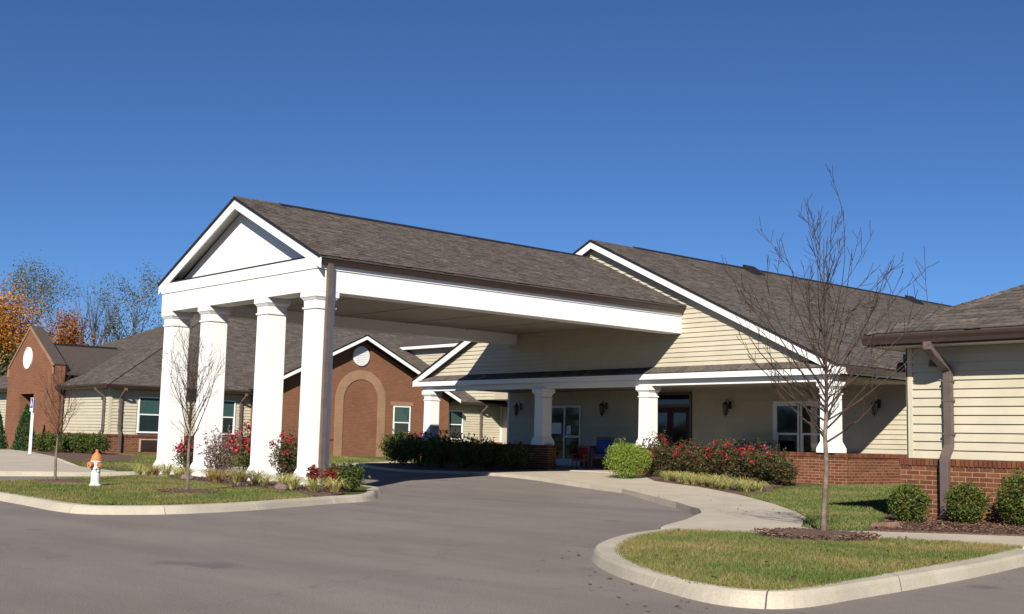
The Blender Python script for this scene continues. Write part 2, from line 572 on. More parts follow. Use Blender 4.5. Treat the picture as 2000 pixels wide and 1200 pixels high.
# ------------------------------------------------------------------ terrain heights
def S(t):
    t = min(1.0, max(0.0, t))
    return t * t * (3 - 2 * t)
def G(x, y):
    return .15 * S((y - 16) / 8) * S((x + 38) / 6) + .1 * S((-x - 40) / 5) \
        - .09 * S((-x - 25) / 4) * (1 - S((-x - 37) / 5)) * (1 - S((y - 19) / 4) * S((x + 38) / 6)) \
        - .09 * S((y - 14) / 3) * (1 - S((y - 20.5) / 3.5)) * S((x + 24) / 5) * (1 - S((x + 10.5) / 1.2))
def R(x, y):
    return G(x, y) - .04 - .07 * (1 - S((y - 17.5) / 5) * S((x + 38) / 6)) - .03 * S((y - 13) / 3) * S((x + 27) / 3) * (1 - S((y - 20) / 3)) * (1 - .75 * S((y - 11) / 4) * S((x + 21) / 4))

def smooth_poly(pts, n=4, closed=True):
    out = []
    m = len(pts)
    for i in range(m if closed else m - 1):
        if closed:
            p = [pts[(i + k) % m] for k in (-1, 0, 1, 2)]
        else:
            p = [pts[max(0, i - 1)], pts[i], pts[i + 1], pts[min(m - 1, i + 2)]]
        for j in range(n):
            t = j / n
            q = []
            for d in range(2):
                a, b, c, e = (pp[d] for pp in p)
                q.append(0.5 * (2 * b + (c - a) * t + (2 * a - 5 * b + 4 * c - e) * t * t + (3 * b - a - 3 * c + e) * t ** 3))
            out.append(tuple(q))
    if not closed:
        out.append(tuple(pts[-1]))
    return out

def inside(pt, poly):
    x, y = pt; c = False
    n = len(poly); j = n - 1
    for i in range(n):
        xi, yi = poly[i]; xj, yj = poly[j]
        if (yi > y) != (yj > y) and x < (xj - xi) * (y - yi) / (yj - yi) + xi:
            c = not c
        j = i
    return c

def inside_np(P, poly):
    x, y = P[:, 0], P[:, 1]
    c = np.zeros(len(P), bool)
    n = len(poly); j = n - 1
    for i in range(n):
        xi, yi = poly[i]; xj, yj = poly[j]
        with np.errstate(divide='ignore', invalid='ignore'):
            k = ((yi > y) != (yj > y)) & (x < (xj - xi) * (y - yi) / ((yj - yi) if yj != yi else 1e-9) + xi)
        c ^= k
        j = i
    return c

def plate(name, poly, zf, off, mat, step=0.8, skirt=0.25, rough=0.0, k='structure', label=None):
    xs = [p[0] for p in poly]; ys = [p[1] for p in poly]
    n = len(poly)
    pts = [Vector(p) for p in poly]
    x = min(xs) + step / 2
    while x < max(xs):
        y = min(ys) + step / 2
        while y < max(ys):
            q = (x + random.uniform(-.1, .1) * step, y + random.uniform(-.1, .1) * step)
            if inside(q, poly):
                pts.append(Vector(q))
            y += step
        x += step
    edges = [(i, (i + 1) % n) for i in range(n)]
    vo, eo, fo, *_ = delaunay_2d_cdt(pts, edges, [], 1, 1e-5)
    m = MB()
    fs = []
    for f in fo:
        cx = sum(vo[i][0] for i in f) / len(f); cy = sum(vo[i][1] for i in f) / len(f)
        if inside((cx, cy), poly):
            a = vo[f[0]]; b = vo[f[1]]; c = vo[f[2]]
            if (b[0] - a[0]) * (c[1] - a[1]) - (b[1] - a[1]) * (c[0] - a[0]) < 0:
                f = f[::-1]
            fs.append(tuple(f))
    V = []
    for i, p in enumerate(vo):
        V.append((p[0], p[1], zf(p[0], p[1]) + off + (random.uniform(-rough, rough) if rough and i >= n else 0)))
    m.add(V, fs)
    if skirt:
        area = sum(poly[i][0] * poly[(i + 1) % n][1] - poly[(i + 1) % n][0] * poly[i][1] for i in range(n))
        base = len(m.v)
        for p in poly:
            z = zf(*p) + off
            m.v.append((p[0], p[1], z)); m.v.append((p[0], p[1], z - skirt))
        for i in range(n):
            j = (i + 1) % n
            q = (base + 2 * i, base + 2 * i + 1, base + 2 * j + 1, base + 2 * j)
            m.f.append(q if area > 0 else q[::-1])
    ob = m.build(name, mat)
    if k: kind(ob, k, label)
    return ob

def curb_pieces(name, outer, inner, per=8, gap=0.006, parent=None):
    """matched outer (road side) / inner polylines -> separate kerb stones"""
    root = bpy.data.objects.new(name, None); COL.objects.link(root)
    root.location = (outer[0][0], outer[0][1], 0); kind(root, 'structure')
    i = 0
    n = len(outer)
    while i < n - 1:
        e = min(n - 1, i + per)
        m = MB()
        base = 0
        rows = []
        for k in range(i, e + 1):
            o = Vector(outer[k]); q = Vector(inner[k])
            d = (Vector(outer[min(k + 1, n - 1)]) - Vector(outer[max(k - 1, 0)])).normalized()
            sh = d * (gap if k == i else (-gap if k == e else 0))
            o = o + sh; q = q + sh
            w_ = (q - o).normalized()
            zo, zi = G(*o), G(*q)
            rows.append([(o.x - w_.x * .022, o.y - w_.y * .022, R(*o) - .05), (o.x + w_.x * .055, o.y + w_.y * .055, zo - .028), (o.x + w_.x * .09, o.y + w_.y * .09, zo),
                         (q.x, q.y, zi + .004), (q.x, q.y, zi - .25)])
        for r in rows: m.v += r
        for k in range(len(rows) - 1):
            for j in range(4):
                m.f.append((k * 5 + j, k * 5 + j + 1, (k + 1) * 5 + j + 1, (k + 1) * 5 + j))
        m.f.append((0, 4, 3, 2, 1)); e5 = (len(rows) - 1) * 5
        m.f.append((e5, e5 + 1, e5 + 2, e5 + 3, e5 + 4))
        m.build("curb_stone", CONC, root)
        i = e
    return root

# ------------------------------------------------------------------ ground
gp = MB()
gx_ = [-1500, -600, -200, -110] + [x for x in range(-90, 21, 3)] + [60, 200, 600, 1500]
gy_ = [-600, -200, -60] + [y for y in range(-24, 70, 3)] + [100, 200, 600, 2500]
for y in gy_:
    for x in gx_:
        gp.v.append((x, y, min(R(x, y), G(x, y)) - .06))
nx = len(gx_)
for j in range(len(gy_) - 1):
    for i in range(nx - 1):
        a = j * nx + i
        gp.f.append((a, a + 1, a + nx + 1, a + nx))
kind(gp.build("ground", LAWN), 'structure')

road_poly = [(14, -20), (14, 17), (-3, 17), (-9, 17), (-15, 20), (-20.5, 23.2), (-25, 23.6), (-30, 24), (-34, 27), (-37, 32), (-40.5, 31), (-40, 24), (-36, 19),
             (-32.5, 14), (-32, 8), (-34, -20)]
plate("road", road_poly, R, 0, ASPH, 0.7, 0.1)

# island in the foreground, right
o2 = [(-9.45, 10.9), (-9.05, 9.8), (-8.42, 8.75), (-7.85, 8.08), (-6.95, 7.42), (-6.02, 6.95), (-5.38, 6.72), (-5.02, 6.78), (-4.86, 7.12), (-4.92, 7.95), (-5.02, 9.1), (-5.2, 10.5), (-5.45, 12.0)]
i2 = [(-9.16, 10.86), (-8.68, 9.66), (-7.90, 8.52), (-7.40, 7.99), (-6.67, 7.42), (-5.88, 6.99), (-5.38, 6.86), (-5.08, 6.93), (-4.98, 7.25), (-5.10, 8.19), (-5.27, 9.3), (-5.5, 10.9), (-5.80, 12.35)]
o2s = smooth_poly(o2, 5, False); i2s = smooth_poly(i2, 5, False)
curb_pieces("island_curb", o2s, i2s, 12)
lawn2 = i2s + [(-5.86, 12.57), (-6.52, 12.48), (-7.32, 12.04), (-7.88, 11.59), (-8.55, 11.27)]
plate("lawn", lawn2, G, -.012, LAWN, 0.4)

# left island with the columns
o1 = [(-22.6, 7.5), (-21.6, 6.75), (-20.4, 6.47), (-19.0, 6.42), (-17.7, 6.36), (-16.3, 6.28), (-15.55, 6.45), (-15.22, 7.2), (-15.28, 8.02), (-15.6, 9.0), (-16.2, 10.2), (-16.7, 11.2), (-17.0, 11.95), (-17.7, 12.65), (-18.7, 13.35), (-19.8, 14.2), (-22, 14.6), (-25, 14.7), (-27.6, 14.5), (-28.6, 13.4), (-27.6, 12.2), (-25.5, 10.9), (-24.2, 9.9), (-23.2, 8.6)]
def offset_poly(p, d):
    n = len(p); out = []
    for i in range(n):
        a = Vector(p[i - 1]); b = Vector(p[(i + 1) % n])
        t = (b - a).normalized()
        out.append((p[i][0] - t.y * d, p[i][1] + t.x * d))
    return out
o1s = smooth_poly(o1, 5, True)
i1s = offset_poly(o1s, 0.21)
curb_pieces("portico_island_curb", o1s + [o1s[0]], i1s + [i1s[0]], 9)
plate("lawn", i1s, G, -.012, LAWN, 0.7)
bed1 = [(-15.75, 9.8), (-16.35, 10.5), (-17.4, 11.3), (-19.0, 11.25), (-20.6, 11.3), (-22.3, 11.5), (-24, 11.9), (-25.6, 12.1), (-27.2, 12.4), (-28.2, 13.3), (-27.4, 14.3), (-25, 14.5), (-22, 14.4), (-19.8, 14.0), (-18.3, 13.3), (-17.3, 12.5), (-16.75, 11.85), (-16.5, 11.1), (-16.1, 10.3)]
bed1 = [p for p in bed1]
plate("mulch_bed", smooth_poly([(-17.15, 11.25), (-17.4, 11.15), (-18.0, 11.2), (-19.4, 11.3), (-21, 11.4), (-22.6, 11.6), (-24.2, 11.9), (-25.8, 12.3), (-27.4, 12.7), (-28.1, 13.4), (-27.2, 14.2), (-25, 14.4), (-22, 14.2), (-20.1, 13.7), (-19.1, 12.9), (-18.3, 12.3), (-17.6, 11.85), (-17.25, 11.5)], 3), G, .012, MULCH, 0.35, 0.1, 0.012)

# side walk and planting on the building side
walk = [(-25.3, 24.03), (-21.7, 24.03), (-20.8, 23.4), (-20.2, 22.8), (-19.44, 22.16), (-17.48, 21.42), (-15.08, 19.88), (-13.15, 18.31), (-11.73, 16.95), (-10.6, 15.5), (-9.85, 14.5), (-9.5, 13.9), (-9.13, 13.35), (-8.75, 12.75), (-8.35, 12.52), (-7.86, 12.92), (-6.51, 14.03), (-5.2, 15.3), (-4.8, 16.0), (-3.4, 16.0), (-3.6, 14.8), (-4.6, 13.6), (-5.86, 12.57), (-6.52, 12.48), (-7.32, 12.04), (-7.88, 11.59), (-8.55, 11.27), (-9.16, 10.86), (-9.45, 10.9),
        (-9.68, 11.24), (-10.33, 12.44), (-11.24, 13.87), (-12.2, 15.0), (-13.3, 16.1), (-14.57, 17.23), (-15.99, 18.22), (-18.22, 19.67), (-19.74, 20.23), (-22.14, 20.82), (-24.09, 21.08), (-25.2, 21.1)]
plate("sidewalk", walk, G, .006, CONCW, 0.6, 0.3)
lawnR = [(-17.48, 21.42), (-15.08, 19.88), (-13.15, 18.31), (-11.73, 16.95), (-10.6, 15.5), (-9.85, 14.5), (-9.5, 13.9), (-9.13, 13.35), (-8.75, 12.75), (-8.35, 12.52), (-7.86, 12.92), (-6.51, 14.03), (-5.2, 15.3), (-4.8, 16.1), (-9.2, 16.4), (-9.2, 28.2), (-15.2, 28.2), (-15.2, 23.9), (-17.6, 23.9)]
plate("lawn", lawnR, G, -.01, LAWN, 0.6)
plate("mulch_bed", [(-7.95, 12.98), (-8.2, 13.7), (-8.7, 14.6), (-9.3, 15.7), (-9.45, 16.3), (-5.0, 16.3), (-5.3, 15.35), (-6.55, 14.12)], G, .02, MULCH, 0.25, 0.1, 0.015)
plate("mulch_bed", [(-21.6, 24.0), (-20.7, 23.35), (-20.1, 22.7), (-19.35, 22.1), (-17.4, 21.35), (-15.6, 20.25), (-15.0, 20.4), (-15.3, 21.2), (-16.0, 22.3), (-16.1, 23.1), (-16.2, 24.0)], G, .01, MULCH, 0.35, 0.1, 0.01)
bedL = [(-25.25, 21.2), (-25.35, 24.0), (-31.2, 24.0), (-31.6, 28), (-37.5, 30.5), (-37.2, 27.2), (-34, 23.4), (-31, 21.8), (-28, 21.1)]
plate("mulch_bed", bedL, G, .004, MULCH, 0.6, 0.2, 0.01)
cL = [(-25.2, 20.95), (-28, 20.9), (-31.1, 21.6), (-34.2, 23.2), (-37.5, 27.0), (-38, 31)]
cLi = [(-25.2, 21.12), (-28, 21.1), (-31.0, 21.8), (-34.05, 23.35), (-37.3, 27.1), (-37.8, 31)]
curb_pieces("porch_side_curb", smooth_poly(cL, 4, False), smooth_poly(cLi, 4, False), 6)
# west side: kerb, lawn, walk, bed
cW = [(-31.4, -15), (-31.3, 0), (-31.2, 6), (-31.0, 10.4), (-30.7, 12.2), (-31.0, 14.4), (-32.2, 16.6), (-34.2, 19.2), (-37.0, 23.4), (-39.6, 27.5), (-41, 31)]
cWo = smooth_poly(cW, 4, False)
cWi = []
for k in range(len(cWo)):
    a = Vector(cWo[max(0, k - 1)]); b = Vector(cWo[min(len(cWo) - 1, k + 1)]); t_ = (b - a).normalized()
    cWi.append((cWo[k][0] - t_.y * .3, cWo[k][1] + t_.x * .3))
curb_pieces("west_curb", cWo, cWi, 6)
plate("lawn", cWi + [(-41.3, 40.6), (-46.2, 40.6), (-46.2, 19.4), (-66, 19.4), (-66, -15)], G, -.01, LAWN, 1.2)
plate("sidewalk", [(-31.2, 10.3), (-31.0, 11.0), (-30.95, 11.9), (-31.2, 13.6), (-35.2, 14.2), (-42.3, 16.1), (-46.5, 16.9), (-52.2, 18.0), (-52.2, 15.9), (-45.1, 14.9), (-40.3, 13.4), (-38.2, 12.6), (-35.2, 11.6)], G, .012, CONCW, 0.7, 0.1)
plate("mulch_bed", [(-46.6, 16.95), (-42.3, 16.2), (-39.0, 15.7), (-40.0, 18.0), (-42.5, 19.3), (-45.9, 19.6), (-49.3, 19.6), (-49.3, 17.6)], G, .014, MULCH, 0.5, 0.1, 0.01)

def ring_mound(x, y, r, h=0.05):
    m = MB()
    n = 28
    m.v.append((x, y, G(x, y) + h))
    prof = [(0.35, 0.95), (0.7, 0.6), (1.0, 0.0)]
    for f, hh in prof:
        for i in range(n):
            t = 2 * math.pi * i / n
            rr = r * f * (1 + .09 * math.sin(3 * t + x) + random.uniform(-.05, .05))
            px, py = x + rr * math.cos(t), y + rr * math.sin(t)
            m.v.append((px, py, G(px, py) + h * hh + (random.uniform(-.008, .008) if hh else -.015)))
    for i in range(n):
        m.f.append((0, 1 + i, 1 + (i + 1) % n))
        for k in range(2):
            m.f.append((1 + k * n + i, 1 + (k + 1) * n + i, 1 + (k + 1) * n + (i + 1) % n, 1 + k * n + (i + 1) % n))
    return kind(m.build("mulch_ring", MULCH), 'structure')
ring_mound(-7.74, 11.55, 0.72, 0.07)
ring_mound(-18.6, 9.4, 0.6, 0.05)
ring_mound(-22.8, 8.8, 0.55, 0.05)

def chips(name, poly, n, zoff, size=(.02, .05)):
    xs = np.array(poly)
    P = RNG.uniform(xs.min(0), xs.max(0), (n * 3, 2))
    P = P[inside_np(P, poly)][:n]
    n = len(P)
    a = RNG.uniform(0, 2 * np.pi, n); L = RNG.uniform(*size, n); W = L * RNG.uniform(.25, .5, n)
    tl = RNG.uniform(-.5, .5, n)
    z = np.array([G(*p) for p in P]) + zoff
    d = np.stack([np.cos(a), np.sin(a), tl], 1) * L[:, None] / 2
    e = np.stack([-np.sin(a), np.cos(a), RNG.uniform(-.4, .4, n)], 1) * W[:, None] / 2
    c = np.column_stack([P, z])
    V = np.stack([c - d - e, c + d - e, c + d + e, c - d + e], 1).reshape(-1, 3)
    F = np.arange(4 * n).reshape(n, 4)
    return kind(np_mesh(name, V, F, CHIP), 'stuff')
def disc(x, y, r, n=20):
    return [(x + r * math.cos(2 * math.pi * i / n), y + r * math.sin(2 * math.pi * i / n)) for i in range(n)]
chips("bark_mulch", disc(-7.74, 11.55, 0.72), 1500, .045)
chips("bark_mulch", disc(-18.6, 9.4, 0.6), 500, .035)
chips("bark_mulch", [(-7.95, 12.98), (-8.2, 13.7), (-8.7, 14.6), (-9.3, 15.7), (-9.45, 16.1), (-5.5, 16.1), (-5.3, 15.35), (-6.55, 14.12)], 6000, .035)
chips("bark_mulch", [(-17.3, 11.2), (-18.0, 11.2), (-21, 11.4), (-24.2, 11.9), (-27.4, 12.7), (-27.2, 14.2), (-22, 14.3), (-18.6, 12.9), (-17.35, 11.6)], 5000, .03)

def grass(name, poly, n, h, mat, excl=(), lean=0.5, wd=0.006):
    xs = np.array(poly)
    P = RNG.uniform(xs.min(0), xs.max(0), (int(n * 2.6), 2))
    P = P[inside_np(P, poly)]
    for ex in excl:
        d = np.hypot(P[:, 0] - ex[0], P[:, 1] - ex[1])
        P = P[d > ex[2] * (1 + RNG.uniform(-.12, .15, len(P)))]
    P = P[:n]; n = len(P)
    z = np.array([G(*p) for p in P]) - .012
    a = RNG.uniform(0, 2 * np.pi, n); hh = h * RNG.uniform(.5, 1.3, n)
    ln = RNG.uniform(0, lean, n) * hh
    b = RNG.uniform(0, 2 * np.pi, n)
    ww = wd * RNG.uniform(.7, 1.4, n)
    c = np.column_stack([P, z])
    s = np.stack([np.cos(a), np.sin(a), a * 0], 1) * ww[:, None]
    tip = c + np.stack([np.cos(b) * ln, np.sin(b) * ln, hh], 1)
    V = np.stack([c - s, c + s, tip], 1).reshape(-1, 3)
    F = np.arange(3 * n).reshape(n, 3)
    return kind(np_mesh(name, V, F, mat), 'stuff')
grass("grass", offset_poly(lawn2, -.035 if sum(lawn2[k_][0]*lawn2[(k_+1)%len(lawn2)][1]-lawn2[(k_+1)%len(lawn2)][0]*lawn2[k_][1] for k_ in range(len(lawn2)))>0 else .035), 85000, .035, BLADE, [(-7.74, 11.55, .66)], 0.9, .004)
grass("grass", [(-23, 7.4), (-20.4, 6.6), (-16.3, 6.45), (-15.45, 7.2), (-15.5, 8.1), (-16.05, 9.5), (-16.6, 10.6), (-18.0, 11.15), (-21, 11.35), (-24.2, 11.85), (-27, 12.6), (-25.5, 11.1)], 90000, .04, BLADE, [(-18.6, 9.4, .5), (-22.8, 8.8, .45)], 0.9, .006)
grass("grass", [(-15.5, 21.5), (-15.3, 20.2), (-13.15, 18.4), (-11.7, 17.05), (-10.6, 15.6), (-9.9, 14.65), (-9.13, 13.45), (-8.75, 12.8), (-8.35, 12.6), (-8.05, 12.95), (-8.8, 14.6), (-9.4, 15.8), (-9.4, 28), (-15.2, 28), (-15.2, 23.8)], 60000, .045, BLADEG, [], 0.9, .007)
grass("grass", [(-33, 16.6), (-35.4, 14.4), (-39, 15.8), (-40, 18), (-43, 19.3), (-45.7, 19.6), (-45.3, 30), (-41, 30), (-37.2, 23.6)], 50000, .05, BLADE, [], 0.9, .010)

# ------------------------------------------------------------------ building helpers
CUBE_CACHE = {}
def block_mesh(key, sx, sy, sz, mat):
    """shared slightly chamfered block centred on the origin"""
    k = (key, round(sx, 4), round(sy, 4), round(sz, 4))
    if k in CUBE_CACHE: return CUBE_CACHE[k]
    m = MB(); c = .003
    x, y, z = sx / 2, sy / 2, sz / 2
    # block with a chamfered outline (12 verts front/back rings)
    def ring(yy, s):
        return [(-x + s, yy, -z), (x - s, yy, -z), (x, yy, -z + s), (x, yy, z - s), (x - s, yy, z), (-x + s, yy, z), (-x, yy, z - s), (-x, yy, -z + s)]
    v = ring(-y, c) + ring(y, c)
    m.add(v, [tuple(range(8)), tuple(range(15, 7, -1))] + [(i, 8 + i, 8 + (i + 1) % 8, (i + 1) % 8) for i in range(8)])
    me = bpy.data.meshes.new(key)
    me.from_pydata(m.v, [], m.f); me.materials.append(mat); me.update()
    CUBE_CACHE[k] = me
    return me

def piece(name, me, parent, loc, rz=0, rx=0):
    o = bpy.data.objects.new(name, me)
    COL.objects.link(o)
    o.parent = parent
    o.location = Vector(loc) - wloc(parent)
    o.rotation_euler = (rx, 0, rz)
    return o

def brickwork(parent, axis, a, sgn, u0, u1, z1, ncourse, single=None, cap=True, cap_h=.095, capproud=.022, budget=300, near_low=True):
    """running-bond bricks on the plane axis=a; top of wall z1; outward sign sgn. Returns bricks used."""
    items = []
    ztop = z1
    BL, BH, BD = .190, .0545, .06
    if cap:
        step = .0677
        n = int(round((u1 - u0) / step)); st = (u1 - u0) / n
        for i in range(n):
            items.append(('cap', u0 + (i + .5) * st, z1 - cap_h / 2, .0545, cap_h))
        ztop = z1 - cap_h - .009
    for c in range(ncourse):
        z = ztop - (c + .5) * .0677
        off = (c % 2) * .1015
        u = u0 - off
        while u < u1 - .02:
            s, e = max(u, u0), min(u + .203, u1)
            if e - s > .03:
                items.append(('br', (s + e) / 2, z, e - s - .0125, BH))
            u += .203
    sg, rest = [], []
    for it_ in items:
        if single and single(it_[1], it_[2]) and len(sg) < budget:
            sg.append(it_)
        else:
            rest.append(it_)
    rz = 0 if axis == 'y' else math.pi / 2
    def pos(it_):
        pr = (capproud if it_[0] == 'cap' else 0) + .0035 + random.uniform(-.0015, .0015)
        n_ = a + sgn * (pr - BD / 2)
        return (it_[1], n_, it_[2]) if axis == 'y' else (n_, it_[1], it_[2])
    for it_ in sg:
        me = block_mesh('brick', round(it_[3], 3), BD, it_[4], BRICK)
        piece('brick', me, parent, pos(it_), rz + random.uniform(-.006, .006))
    if rest:
        m = MB()
        for it_ in rest:
            p = pos(it_)
            hw, hh, hd = it_[3] / 2, it_[4] / 2, BD / 2
            if axis == 'y':
                m.box(p[0] - hw, p[0] + hw, p[1] - hd, p[1] + hd, p[2] - hh, p[2] + hh)
            else:
                m.box(p[0] - hd, p[0] + hd, p[1] - hw, p[1] + hw, p[2] - hh, p[2] + hh)
        kind(m.build('brickwork', BRICK, parent), 'stuff')
    return len(sg)

def boards(parent, axis, a, sgn, z0, z1, ur, openings=(), step=.127, mat=None, proud=.031):
    mat = mat or SIDING
    z = z0
    while z < z1 - .03:
        zt = min(z + step, z1)
        ub0, ub1 = ur(z + .001)
        ut0, ut1 = ur(zt)
        segs = [(ub0, ub1, ut0, ut1)]
        for (p0, p1, q0, q1) in openings:
            if zt > q0 + .02 and z < q1 - .02:
                new = []
                for (b0, b1, t0, t1) in segs:
                    if p1 <= b0 or p0 >= b1:
                        new.append((b0, b1, t0, t1)); continue
                    if p0 > b0 + .02: new.append((b0, p0, t0 if t0 < p0 else p0, p0))
                    if p1 < b1 - .02: new.append((p1, b1, p1, t1 if t1 > p1 else p1))
                segs = new
        for (b0, b1, t0, t1) in segs:
            if b1 - b0 < .03: continue
            t0 = max(t0, b0); t1 = min(t1, b1)
            if t1 < t0: t0 = t1 = (b0 + b1) / 2
            if t1 - t0 < .004: t1 = t0 + .004
            pb = a + sgn * proud; pm = a + sgn * (proud - .002); pt = a + sgn * .006
            zc = zt + .004
            def P(u, n_, z_): return (u, n_, z_) if axis == 'y' else (n_, u, z_)
            m = MB()
            v = [P(b0, a, z), P(b1, a, z), P(b1, pb, z), P(b0, pb, z),
                 P(b0, pm, z + .012), P(b1, pm, z + .012),
                 P(t0, pt, zt), P(t1, pt, zt), P(t0, a, zt), P(t1, a, zt)]
            f = [(0, 1, 2, 3), (3, 2, 5, 4), (4, 5, 7, 6), (6, 7, 9, 8), (0, 3, 4, 6, 8), (1, 9, 7, 5, 2)]
            m.add(v, f)
            m.build('siding_board', mat, parent)
        z += step

def roof_shingles(parent, org, uvec, svec, nvec, urange, smax, single=None, budget=300, expo=.143, tab=(.13, .27), lift=.010, width_scale=1.0):
    org, uvec, svec, nvec = (Vector(x) for x in (org, uvec, svec, nvec))
    rest = MB(); cnt = 0
    s = 0.0
    while s < smax - .01:
        e = min(s + expo, smax)
        a0, a1 = urange((s + e) / 2)
        u = a0 - random.uniform(0, tab[0])
        while u < a1:
            wd = random.uniform(*tab) * width_scale
            p, q = max(u, a0), min(u + wd, a1)
            if q - p > .01:
                th = lift + random.choice((0, 0, .006)) + random.uniform(0, .002)
                lo = s - random.choice((0, 0, 0, .012))
                def P(uu, ss, nn): return tuple(org + uvec * uu + svec * ss + nvec * nn)
                v = [P(p, lo, .002), P(q, lo, .002), P(q, e + .02, .002), P(p, e + .02, .002),
                     P(p, lo, th + .004), P(q, lo, th + .004), P(q, e + .02, .005), P(p, e + .02, .005)]
                if single and cnt < budget and single((p + q) / 2, s):
                    m = MB(); m.hexa(v); m.build('shingle', SHING, parent); cnt += 1
                else:
                    rest.hexa(v)
            u += wd
        s += expo
    if rest.v:
        kind(rest.build('shingle_field', SHING, parent), 'stuff')
    return cnt

def window(parent, axis, a, sgn, u0, u1, z0, z1, curtain=True, frame=TRIM, rail=.5, fw=.055, depth=.05, dark=False, name='window', upper=None, lower=None):
    def bx(m, p0, p1, n0, n1, q0, q1):
        lo, hi = sorted((a + sgn * n0, a + sgn * n1))
        if axis == 'y': m.box(p0, p1, lo, hi, q0, q1)
        else: m.box(lo, hi, p0, p1, q0, q1)
    m = MB()
    bx(m, u0, u0 + fw, 0, depth, z0, z1); bx(m, u1 - fw, u1, 0, depth, z0, z1)
    bx(m, u0 + fw, u1 - fw, 0, depth - .002, z1 - fw, z1); bx(m, u0 - .02, u1 + .02, 0, depth + .02, z0 - .03, z0 + fw * .7)
    fr = m.build(name, frame, parent, bevel=.003)
    zr = z0 + (z1 - z0) * rail
    m = MB(); bx(m, u0 + fw, u1 - fw, .012, depth - .008, zr - .025, zr + .025)
    bx(m, u0 + fw, u0 + fw + .028, .012, depth - .018, z0 + fw * .7, zr - .025); bx(m, u1 - fw - .028, u1 - fw, .012, depth - .018, z0 + fw * .7, zr - .025)
    m.build('sash', frame, fr)
    m = MB(); bx(m, u0 + fw, u1 - fw, .016, .021, zr + .025, z1 - fw)
    m.build('pane', upper or (PANED if dark else PANEU), fr)
    m = MB(); bx(m, u0 + fw + .028, u1 - fw - .028, .016, .020, z0 + fw * .7, zr - .025)
    m.build('pane', lower or (PANED if dark else PANEL), fr)
    if curtain and not dark:
        m = MB()
        n = 14; W_ = (u1 - u0 - 2 * fw)
        for i in range(n):
            p0 = u0 + fw + W_ * i / n; p1 = p0 + W_ / n
            bx(m, p0, p1 - .002, .002, .004 + .008 * abs(math.sin(i * 1.9)), z0 + fw, z1 - fw)
        m.build('curtain', CURTAIN, fr)
    return fr

def gutter(parent, axis, a, sgn, u0, u1, z, mat=BROWN, w_=.125, h_=.12):
    prof = [(0, 0), (0, -h_), (w_ * .58, -h_), (w_ * .74, -h_ * .62), (w_ * .95, -h_ * .3), (w_, -.012), (w_, 0), (w_ - .012, 0), (w_ - .012, -.02), (.01, -.02), (.01, 0)]
    m = MB()
    if axis == 'y':
        m.prism([(u0, a + sgn * o, z + q) for o, q in prof], (u1 - u0, 0, 0))
    else:
        m.prism([(a + sgn * o, u0, z + q) for o, q in prof], (0, u1 - u0, 0))
    return m.build('gutter', mat, parent)

def downspout(parent, axis, wallp, sgn, u, ztop, eave_off, zledge, zbot, ledge=.11, mat=GREYBROWN, w_=.10, d_=.075, tu=0.0):
    """elbow from the gutter back to the wall, straight run, jog over the brick ledge, kick-out"""
    def P(du, n_, z_): return (u + du, wallp + sgn * n_, z_) if axis == 'y' else (wallp + sgn * n_, u + du, z_)
    uv = (1, 0, 0) if axis == 'y' else (0, 1, 0)
    m = MB()
    pts = [P(tu, eave_off, ztop), P(tu, eave_off, ztop - .09), P(tu * .8, eave_off * .85, ztop - .16), P(tu * .1, .09, ztop - .36), P(0, .065, ztop - .44),
           P(0, .065, zledge + .24), P(0, .07, zledge + .18), P(0, .07 + ledge, zledge + .03), P(0, .075 + ledge, zledge - .03),
           P(0, .075 + ledge, zbot + .12), P(0, .08 + ledge, zbot + .07), P(0, .2 + ledge, zbot + .01)]
    m.rsweep(pts, w_, d_, uv)
    o = m.build('downspout', mat, parent, bevel=.006)
    m = MB()
    for zz in (ztop - .55, (ztop + zledge) / 2, zledge + .35):
        a_, b_ = P(-w_ / 2 - .02, .02, zz), P(w_ / 2 + .02, .11, zz + .03)
        m.box(min(a_[0], b_[0]), max(a_[0], b_[0]), min(a_[1], b_[1]), max(a_[1], b_[1]), zz, zz + .03)
    m.build('strap', mat, o)
    return o

def lantern(parent, x, y, z, s=1.0):
    m = MB()
    m.box(x - .045 * s, x + .045 * s, y - .02, y, z - .10 * s, z + .12 * s)
    m.path([(x, y - .02, z + .05 * s), (x, y - .10 * s, z + .16 * s), (x, y - .2 * s, z + .17 * s), (x, y - .22 * s, z + .08 * s)], [.011 * s] * 4, 6)
    m.path([(x, y - .02, z - .06 * s), (x, y - .09 * s, z - .19 * s), (x, y - .17 * s, z - .18 * s)], [.009 * s] * 3, 6)
    cx, cy = x, y - .22 * s
    m.lathe((cx, cy, z), [(.012 * s, .11 * s), (.04 * s, .085 * s), (.10 * s, .03 * s), (.105 * s, .015 * s)][::-1], 8)
    m.lathe((cx, cy, z), [(.01 * s, -.34 * s), (.03 * s, -.30 * s), (.055 * s, -.27 * s), (.06 * s, -.25 * s)], 8)
    for i in range(4):
        t = math.pi / 4 + i * math.pi / 2
        m.tube((cx + .058 * s * math.cos(t), cy + .058 * s * math.sin(t), z - .25 * s), (cx + .09 * s * math.cos(t), cy + .09 * s * math.sin(t), z + .02 * s), .007 * s, .007 * s, 4)
    o = m.build('wall_lantern', BLACKM, parent)
    g = MB(); g.lathe((cx, cy, z), [(.045 * s, -.25 * s), (.078 * s, .015 * s)], 8)
    g.build('lantern_glass', GLASSL, o)
    return o

SL = .466
CS = 1 / math.sqrt(1 + SL * SL)

